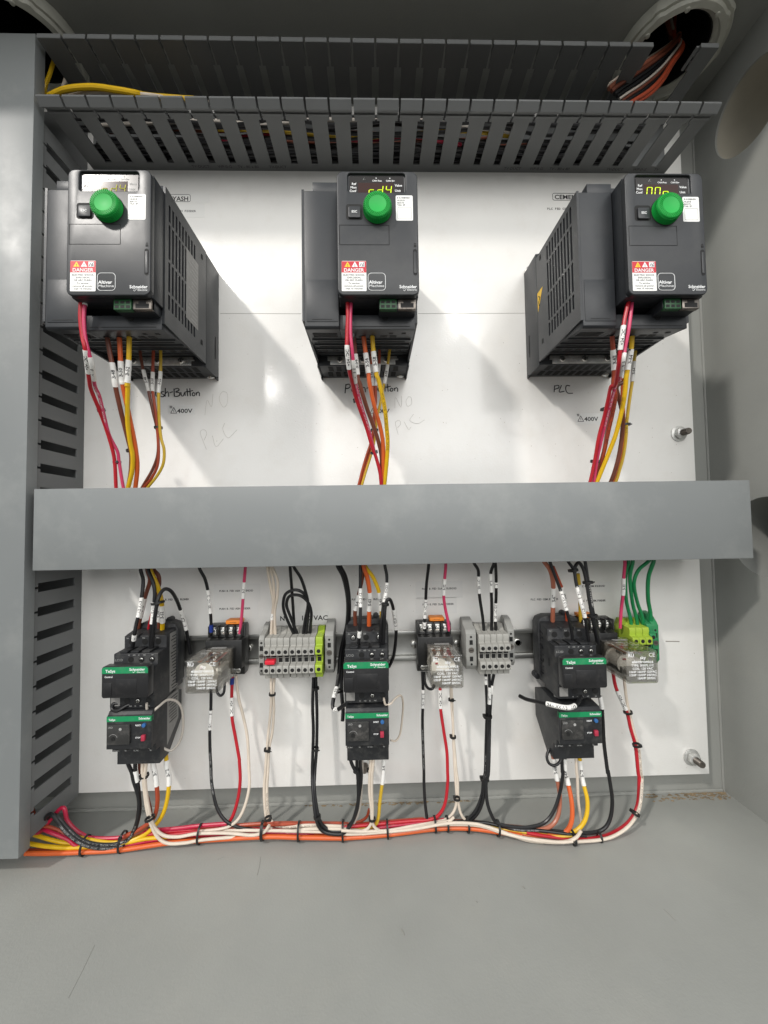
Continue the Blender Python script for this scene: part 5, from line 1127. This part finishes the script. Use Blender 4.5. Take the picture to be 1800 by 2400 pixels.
W('black', 1.8, 'black wire hooped over the tie above the right contactor', [('D', [(508, 110), (515, 55), (545, 32), (580, 90), (605, 200), (630, 360), (655, 500), (690, 668)])], [58, 58, 60, 60, 52], [], group=DN)
W('black', 1.7, 'printed black wire along the right edge of the right contactor', [('D', [(590, 10), (618, 190), (648, 380), (672, 520), (704, 690)])], [56, 58, 60, 56], [], top=(0, 14), group=DN, mark='STYLE 1015 AWM 600V', lettermat=WHITE)
W('black', 2.0, 'black stub wire with a white sleeve crossing the gap above the right overload', [('D', [(62, 1110), (130, 1140), (280, 1172), (440, 1205), (520, 1180), (562, 1115)])], [40, 62, 84, 84, 70], [(0.40, 0.76, '24A XKW21 ACR', False)], group='short black link wires')
W('tan', TH, 'brown wire sleeved under the right overload relay', [('D', [(318, 1540), (340, 1640), (348, 1720)]), ('F', [(1045, 80), (1062, 180), (1052, 275), (1010, 328), (920, 342), (780, 325)])], [46, 42, 'B', 'B'], [('D', 1612, 1790, 'B-68')], group=LO)
W('black', 1.5, 'small black loop under the right overload relay', [('D', [(300, 1540), (282, 1600), (300, 1655), (345, 1672), (388, 1640), (402, 1560)])], [48, 54, 48], [], group='short black link wires')
W('orange', TH + .2, 'thick orange wire sleeved B-69 under the right overload', [('D', [(425, 1500), (428, 1720)]), ('F', [(1098, 100), (1120, 210), (1118, 305), (1080, 358), (1000, 352)])], [50, 42, 'B', 'B'], [('D', 1520, 1640, '3A T'), ('D', 1642, 1830, 'B-69')], group=LO)
W('white', 1.5, 'white wire falling from the right overload relay', [('D', [(512, 1495), (524, 1728)]), ('F', [(1147, 80), (1152, 200), (1164, 300), (1152, 365), (1105, 395), (1000, 402), (900, 392), (780, 350), (700, 325), (640, 312), (520, 310), (340, 340), (100, 362)])], [54, 42, ('B', 6), ('B', 8), ('B', 6)], [], group=LO)
W('yellow', TH, 'yellow wire under the right overload relay', [('D', [(540, 1540), (556, 1700)]), ('F', [(1172, 100), (1196, 200), (1188, 285), (1150, 340), (1100, 362)])], [44, 42, 'B', 'B'], [('D', 1628, 1835, 'B-70')], group=LO)
W('black', 1.9, 'long black wire falling right of the right overload relay', [('D', [(712, 1110), (728, 1200), (736, 1320), (746, 1500), (775, 1728)]), ('F', [(1297, 60), (1317, 200), (1302, 300), (1255, 348), (1150, 358), (1000, 345), (860, 335)])], [50, 48, 46, 'B', 'B'], [('D', 1105, 1212, '')], group=LO)
# --- third relay and ground
W('pink', 1.7, 'pink sleeved wire into the socket of the third relay', [('D', [(914, 8), (905, 150), (900, 280), (886, 400), (876, 560)])], [50, 42, 34, 28], [('D', 155, 292, 'B-33')], top=(0, 14), group=DN)
GRP = 'green ground wires'
W('green', 1.9, 'leftmost green ground wire, nearest the pink one', [('D', [(945, 10), (920, 150), (925, 330), (958, 480), (972, 600)])], [50, 40, 28, 22], [], top=(2, 14), group=GRP)
W('green', 1.9, 'second green ground wire', [('D', [(980, 10), (955, 150), (975, 350), (1008, 480), (1022, 605)])], [52, 44, 30, 22], [], top=(2, 14), group=GRP)
W('green', 1.9, 'green ground wire bowing left from the wide cover', [('D', [(1110, 12), (1025, 90), (988, 200), (1015, 350), (1055, 470), (1070, 605)])], [50, 46, 32, 22], [], top=(6, 12), group=GRP)
W('green', 2.1, 'rightmost green ground wire', [('D', [(1148, 12), (1105, 150), (1102, 320), (1122, 450), (1115, 585)])], [50, 42, 30, 22], [], top=(4, 14), group=GRP)
W('red', 1.9, 'red wire sleeved +24VDC falling from the third relay', [('D', [(815, 905), (838, 1030), (880, 1130), (930, 1240), (960, 1370), (1000, 1520), (1022, 1728)]), ('F', [(1448, 100), (1440, 220), (1400, 300), (1330, 352), (1250, 380), (1150, 388), (1000, 372), (900, 355)])], [24, 26, 30, ('B', 2), ('B', 2)], [('D', 1065, 1222, '+24VDC', False)], group=LO)
W('white', 1.6, 'printed white wire beside the red one from the third relay', [('D', [(905, 950), (930, 1150), (952, 1250), (988, 1400), (1024, 1520), (1044, 1728)]), ('F', [(1462, 100), (1450, 230), (1405, 315), (1330, 370), (1250, 392), (1140, 400)])], [24, 26, 30, ('B', 5), ('B', 5)], [], group=LO, mark='THHN 14AWG 600V', lettermat=INK)
# --- long wires of the loom
W('orange', 2.3, 'thick orange wire running along the front of the floor loom', [('E', [(20, 456), (150, 456), (300, 450), (480, 440), (700, 408), (870, 394), (1180, 376), (1350, 379), (1560, 382)]), ('F', [(10, 382), (225, 366), (455, 338), (615, 335), (760, 352), (880, 372)])], [('B', 4), ('B', 4), ('B', 4)], [], group=LM)
W('orange', 2.0, 'second orange wire in the floor loom under the first white one', [('E', [(1180, 366), (1350, 369), (1560, 374)]), ('F', [(10, 374), (225, 357), (455, 328), (615, 326), (760, 343), (900, 366), (1060, 372)])], ['B', 'B'], [], group=LM)
W('rust', 2.0, 'rust wire fanning into the left duct at the bottom', [('E', [(30, 442), (150, 446), (280, 440), (480, 428), (700, 398), (870, 384), (1060, 372), (1180, 360)])], ['B', 'B', 'B'], [], group=LM)
W('yellow', 2.0, 'lower yellow wire fanning into the left duct', [('E', [(36, 408), (120, 422), (230, 430), (330, 425), (480, 410), (600, 386), (720, 376)])], [('B', 2), 'B'], [], group=LM)
W('yellow', 2.0, 'upper yellow wire fanning into the left duct', [('E', [(60, 365), (150, 392), (240, 410), (330, 408), (480, 396), (600, 372), (760, 360)])], [('B', -3), ('B', -3)], [], group=LM)
W('crimson', 2.0, 'crimson wire leaving the duct corner and running along the loom', [('E', [(195, 235), (225, 300), (280, 355), (350, 382), (480, 380), (600, 350), (760, 335), (870, 322), (1000, 312)])], [('B', -6), 'B'], [], group=LM, duct=True)
W('rust', 1.9, 'rust wire between the pink and black ones in the loom', [('E', [(90, 320), (180, 345), (260, 395), (350, 405), (480, 402), (620, 372), (760, 345), (870, 335), (1000, 325), (1180, 312), (1350, 310), (1560, 312)]), ('F', [(60, 318), (225, 303), (400, 290)])], [('B', -3), ('B', -3), ('B', -3)], [], group=LM, duct=True)
W('crimson', 1.9, 'crimson wire in the middle of the floor loom', [('E', [(120, 345), (220, 385), (290, 425), (480, 420), (620, 396), (760, 372), (870, 366), (1060, 362), (1180, 354), (1350, 360), (1480, 378), (1560, 370)]), ('F', [(60, 350), (225, 325), (455, 300), (500, 292)])], ['B', 'B', 'B'], [], group=LM, duct=True)
W('red', 1.7, 'bright red wire along the top of the floor loom', [('E', [(600, 368), (700, 352), (800, 345), (870, 344), (1000, 340), (1180, 340), (1350, 350), (1560, 364)]), ('F', [(60, 360), (225, 338), (455, 318), (615, 312), (760, 328), (900, 350), (1060, 365)])], [('B', -2), ('B', -2)], [], group=LM)
W('brown', 1.8, 'brown wire at the back of the floor loom', [('E', [(600, 335), (760, 348), (870, 352), (1060, 330), (1180, 330), (1350, 328), (1560, 330)]), ('F', [(60, 330), (225, 315), (455, 300), (615, 300), (760, 318), (900, 332)])], [('B', -5), ('B', -5)], [], group=LM)
W('white', 1.7, 'white wire along the front of the floor loom', [('E', [(1560, 360)]), ('F', [(60, 362), (225, 350), (340, 335), (455, 318), (615, 316), (700, 328), (780, 355), (900, 385), (1000, 400), (1090, 400), (1140, 380), (1166, 345)])], [('B', 5), ('B', 7)], [], group=LM)
W('black', 1.6, 'dark printed wire under the ties right of centre in the loom', [('F', [(600, 305), (700, 308), (760, 320), (860, 342), (960, 345), (1100, 362), (1190, 372)])], [('B', 2), ('B', 2)], [], group=LM, mark='14AWG 600V')
W('ochre', 1.6, 'thin yellow wire under the white ones in the loom', [('F', [(620, 316), (760, 335), (900, 355), (1030, 372), (1120, 370)])], ['B', ('B', 2)], [], group=LM)
# --- inside the open top duct and its corners
def free(pts, r, col, label, group, cat='wire'):
    P = [(*at(*px(c, u, v), d), *px(c, u, v)) for c, u, v, d in pts]; return build_wire(P, r, col, label, (), group, cat)
TD = 'wires inside the open top duct'
free([('P', 215, 415, 62), ('P', 290, 385, 72), ('P', 400, 376, 76), ('P', 500, 388, 76), ('P', 580, 402, 72), ('P', 640, 415, 62), ('P', 760, 425, 60), ('P', 840, 430, 55)], 3.0, 'yellow', 'thick yellow wire bulging over the lip of the top duct', TD)
free([('P', 300, 415, 64), ('P', 400, 398, 70), ('P', 560, 404, 70), ('P', 660, 412, 66), ('P', 740, 425, 58), ('P', 900, 440, 40)], 1.8, 'white', 'white wire behind the yellow bulge in the top duct', TD)
free([('P', 240, 235, 30), ('P', 215, 320, 30), ('P', 195, 380, 30), ('P', 200, 440, 24)], 2.0, 'yellow', 'yellow wire in the top left corner, inside the open top duct', TD)
free([('P', 290, 320, 20), ('P', 270, 380, 26), ('P', 250, 430, 20)], 1.8, 'white', 'white wire in the top left corner behind the yellow one', TD)
random.seed(21)
for k in range(8):  # black wires added over the duct's lit base so the slots look dark
    P = [(x, 4.6 + random.random() * 1.5, 453 + k * 4.4 + random.uniform(-1, 1), 0, 0) for x in range(-335, 331, 60)]
    build_wire(P, 2.1, 'black', 'black wire lying among others inside the open top duct', (), 'wires lying inside the open top duct')
cols = ['black', 'black', 'black', 'black', 'black', 'brown', 'black', 'crimson', 'brown', 'black', 'ochre', 'black', 'black', 'grey', 'black', 'black']  # mostly black: the darkness inside the duct is put into the wire colours
for k, c_ in enumerate(cols):
    y0 = 8 + k * 3.2 + random.random() * 3; z = 452.5 + (k % 3) * 4.0
    xa, xb = (-335, 331) if c_ == 'black' else (random.choice((-300, -190, -110)), random.choice((160, 230)))
    P = [(x, max(3.5, y0 + random.uniform(-5, 5)), z + random.uniform(-1, 1.5), 0, 0) for x in range(xa, xb, 60)]
    build_wire(P, random.choice((1.5, 1.9, 2.1)), c_, f'{c_} wire lying among others inside the open top duct', (), 'wires lying inside the open top duct')
# wires climbing from the duct to the right bushing
for k, (c_, r, off_, nm) in enumerate((('tan', 2.4, 0, 'tan wire arching highest into the right ceiling bushing'), ('white', 1.3, -1, 'pale wire arching along the top of the tan one'),
        ('brown', 2.2, 1.2, 'brown wire just under the tan one, rising to the bushing'), ('black', 2.1, 2.6, 'black wire under the tan pair, rising to the bushing'),
        ('black', 2.0, 3.8, 'second black wire of the bunch rising to the bushing'), ('grey', 1.3, 5.0, 'thin grey wire mid bunch rising to the bushing'),
        ('brown', 1.9, 5.9, 'brown wire mid bunch rising to the bushing'), ('black', 2.0, 7.0, 'black wire low in the bunch rising to the bushing'),
        ('rust', 2.2, 8.2, 'rust wire second lowest in the bunch rising to the bushing'), ('rust', 2.3, 9.2, 'bright rust wire lowest in the bunch rising to the bushing'))):
    f_ = off_ / 9.2
    hi = [(-60, 960), (0, 905), (200, 770), (420, 625), (600, 490), (700, 370)]; lo = [(150, 1160), (250, 1100), (390, 1010), (520, 870), (620, 700), (740, 500)]
    P = []
    for i, (a_, b_) in enumerate(zip(hi, lo)):
        u, v = a_[0] + (b_[0] - a_[0]) * f_, a_[1] + (b_[1] - a_[1]) * f_
        P.append((*at(*px('R', u, v), 46 - 3 * math.sin(k * 2.1) + i), 0, 0))
    q = P[-1]; P.append((q[0] + (352 - q[0]) * .5, 47 + 3 * math.sin(k * 1.7), 572, 0, 0)); P.append((345 + 2 * k, 47 + 5 * math.sin(k * 2.3), 640, 0, 0))
    build_wire(P, r, c_, nm, (), 'wires rising to the right ceiling bushing')

# ------------------------------------------------------------------ cable ties
def tie(c, u, v, d, r, ang, label, tail=6, rd=None, w_=2.3):
    """ang: direction of the bundle in the picture, degrees from vertical; r across, rd deep"""
    p = at(*px(c, u, v), d); rd = rd or r; n = 28
    a = math.radians(ang); t = Vector((math.sin(a), 0, -math.cos(a))); s_ = Vector((math.cos(a), 0, math.sin(a))); f = Vector((0, 1, 0)); cpt = Vector(p)
    V = []
    for k in range(n):
        q = 2 * math.pi * k / n
        for rr, tt in ((0, -w_ / 2), (.9, -w_ / 2), (.9, w_ / 2), (0, w_ / 2)):
            V.append(cpt + s_ * ((r - .5 + rr) * math.cos(q)) + f * ((rd - .5 + rr) * math.sin(q)) + t * tt)
    Fc = [(k * 4 + e, k * 4 + (e + 1) % 4, ((k + 1) % n) * 4 + (e + 1) % 4, ((k + 1) % n) * 4 + e) for k in range(n) for e in range(4)]
    m = MB(); m.origin = tuple(p); m.add(V, Fc)
    h = cpt + (s_ * (r * .72) + f * (rd * .72)) * (1 if len(label) % 2 else -1)
    hv = [h + s_ * (i * 1.4) + f * (j * 1.2) + t * (k_ * 1.5) for i in (-1, 1) for j in (-1, 1) for k_ in (-1, 1)]
    m.add(hv, [(0, 1, 3, 2), (4, 6, 7, 5), (0, 4, 5, 1), (2, 3, 7, 6), (0, 2, 6, 4), (1, 5, 7, 3)])
    if tail and len(label) % 3 == 0: m.tube([h, h + s_ * tail * .5 + f * tail * .2], .7, 4)
    o = m.build('cable_tie', TIE, None); return tag(o, label, 'cable tie', 'black cable ties')
for a in (('G', 450, 1300, 122, 4.2, 0, 'tie just under the left drive around the red and pink wires'),
          ('J', 518, 225, 66, 3.4, 20, 'upper free-hanging tie on the red and pink pair left of B-48'),
          ('J', 620, 562, 58, 3.6, 5, 'lower tie on the red and pink pair, close above the wide cover'),
          ('J', 718, 486, 62, 5.2, 8, 'tie around the thick brown, orange and yellow wires of the left drive'),
          ('J', 888, 338, 54, 3.8, 2, 'tie around the thin trio beside the 400V label'),
          ('H', 684, 1730, 122, 3.9, 0, 'tie just under the middle drive around the red and pink wires'),
          ('K', 620, 188, 70, 4.0, 15, 'tie on the red and pink pair beside the middle handwriting'),
          ('K', 755, 425, 46, 3.9, 0, 'tie half hidden behind the brown wire below the middle drive'),
          ('K', 752, 600, 64, 3.6, 12, 'lowest tie on the wires of the middle drive'),
          ('I', 776, 1395, 112, 4.2, -8, 'tie just under the right drive at the +24VDC sleeve'),
          ('L', 818, 240, 68, 4.2, -12, 'tie around the red bundle right of the PLC handwriting'),
          ('L', 945, 348, 50, 4.2, -4, 'tie on the dull yellow and brown wires, right drive'),
          ('L', 733, 608, 60, 3.8, -10, 'lowest tie on the red bundle of the right drive'),
          ('A', 672, 405, 57, 6.2, 10, 'tie holding the sleeved wires above the left contactor'),
          ('B', 1276, 425, 60, 3.6, 5, 'tie at the top of the loop beside the middle contactor'),
          ('D', 500, 92, 59, 4.2, 12, 'tie under the wide cover above the right contactor'),
          ('D', 608, 190, 59, 4.2, 8, 'tie under the hooped wire above the right contactor'),
          ('D', 657, 460, 59, 4.2, 8, 'tie just above the upper right corner of the right contactor'),
          ('B', 840, 1222, 34, 4.2, 4, 'tie on the black pair left of the middle contactor'),
          ('B', 230, 1252, 28, 3.4, -2, 'upper tie on the white pair under the longer strip'),
          ('B', 184, 1765, 32, 3.4, -5, 'middle tie on the white pair under the longer strip'),
          ('E', 1200, 286, 44, 3.4, 8, 'tie where the white pair of the longer strip meets the loom'),
          ('B', 630, 1198, 24, 3.8, 2, 'upper tie on the black pair under the longer strip'),
          ('B', 626, 1758, 28, 3.8, 0, 'middle tie on the black pair under the longer strip'),
          ('E', 1438, 278, 44, 3.6, 8, 'tie where the black pair of the longer strip meets the loom'),
          ('E', 560, 98, 44, 4.0, 4, 'tie on the black pair under the left overload relay'),
          ('E', 597, 78, 46, 4.4, 5, 'tie on the white pair under the left overload relay'),
          ('E', 625, 286, 50, 4.6, 15, 'tie where the white wires of the left overload meet the loom'),
          ('F', 76, 55, 42, 3.8, 0, 'tie on the black wires beneath the middle overload'),
          ('F', 140, 52, 44, 3.2, 0, 'tie on the white pair beneath the middle overload'),
          ('F', 150, 290, 42, 3.4, 0, 'tie where the white wires of the middle overload meet the loom'),
          ('C', 516, 1458, 27, 2.6, 0, 'upper tie on the white wires under the second relay'),
          ('C', 540, 1845, 29, 3.0, 0, 'middle tie on the white wires under the second relay'),
          ('F', 562, 190, 36, 3.2, 0, 'lowest tie on the white wires under the second relay'),
          ('C', 898, 1635, 30, 4.6, 2, 'upper tie on the black wires under the shorter strip'),
          ('F', 697, 95, 32, 4.6, 2, 'lower tie on the black wires under the shorter strip'),
          ('D', 944, 1243, 28, 3.8, 15, 'upper tie on the red and white pair of the third relay'),
          ('D', 1008, 1508, 34, 3.8, 12, 'middle tie on the red and white pair of the third relay'),
          ('F', 1430, 262, 46, 4.0, -25, 'tie where the red and white pair bends into the loom')):
    tie(*a[:6], a[6])
for k, (c, u, v0, v1, an) in enumerate((('E', 310, 372, 462, 82), ('E', 492, 352, 448, 84), ('E', 869, 318, 406, 87), ('E', 1174, 302, 388, 90), ('E', 1350, 306, 392, 90), ('E', 1564, 298, 394, 90),
                                       ('F', 225, 296, 380, 93), ('F', 455, 280, 348, 92), ('F', 515, 280, 344, 90), ('F', 614, 284, 348, 88), ('F', 760, 300, 366, 84), ('F', 1125, 350, 408, 90), ('F', 1255, 352, 398, 95))):
    lb = ['first loom tie, left of the black wires by the duct', 'loom tie under the wires of the left overload relay', 'loom tie below the first relay', 'thick loom tie by the white pair of the longer strip',
          'loom tie between the white and black pairs of the longer strip', 'loom tie where the black pair of the longer strip ends', 'loom tie right of the yellow B-65 wire', 'loom tie left of the two white curves under the second relay',
          'loom tie between the red curve and the white curves', 'loom tie right of the two white curves', 'loom tie right of the black wires of the shorter strip', 'loom tie under the wires of the right overload relay', 'last loom tie at the right end of the loom'][k]
    x, y = px(c, u, (v0 + v1) / 2); a_, b_ = at(*px(c, u, v0), bd(x)), at(*px(c, u, v1), bd(x))
    tie(c, u, (v0 + v1) / 2, bd(x) + 1, abs(a_[2] - b_[2]) / 2 + .3, an, lb, tail=0, rd=7.6 if u != 1255 else 5, w_=3.0 if u == 1174 else 2.1)
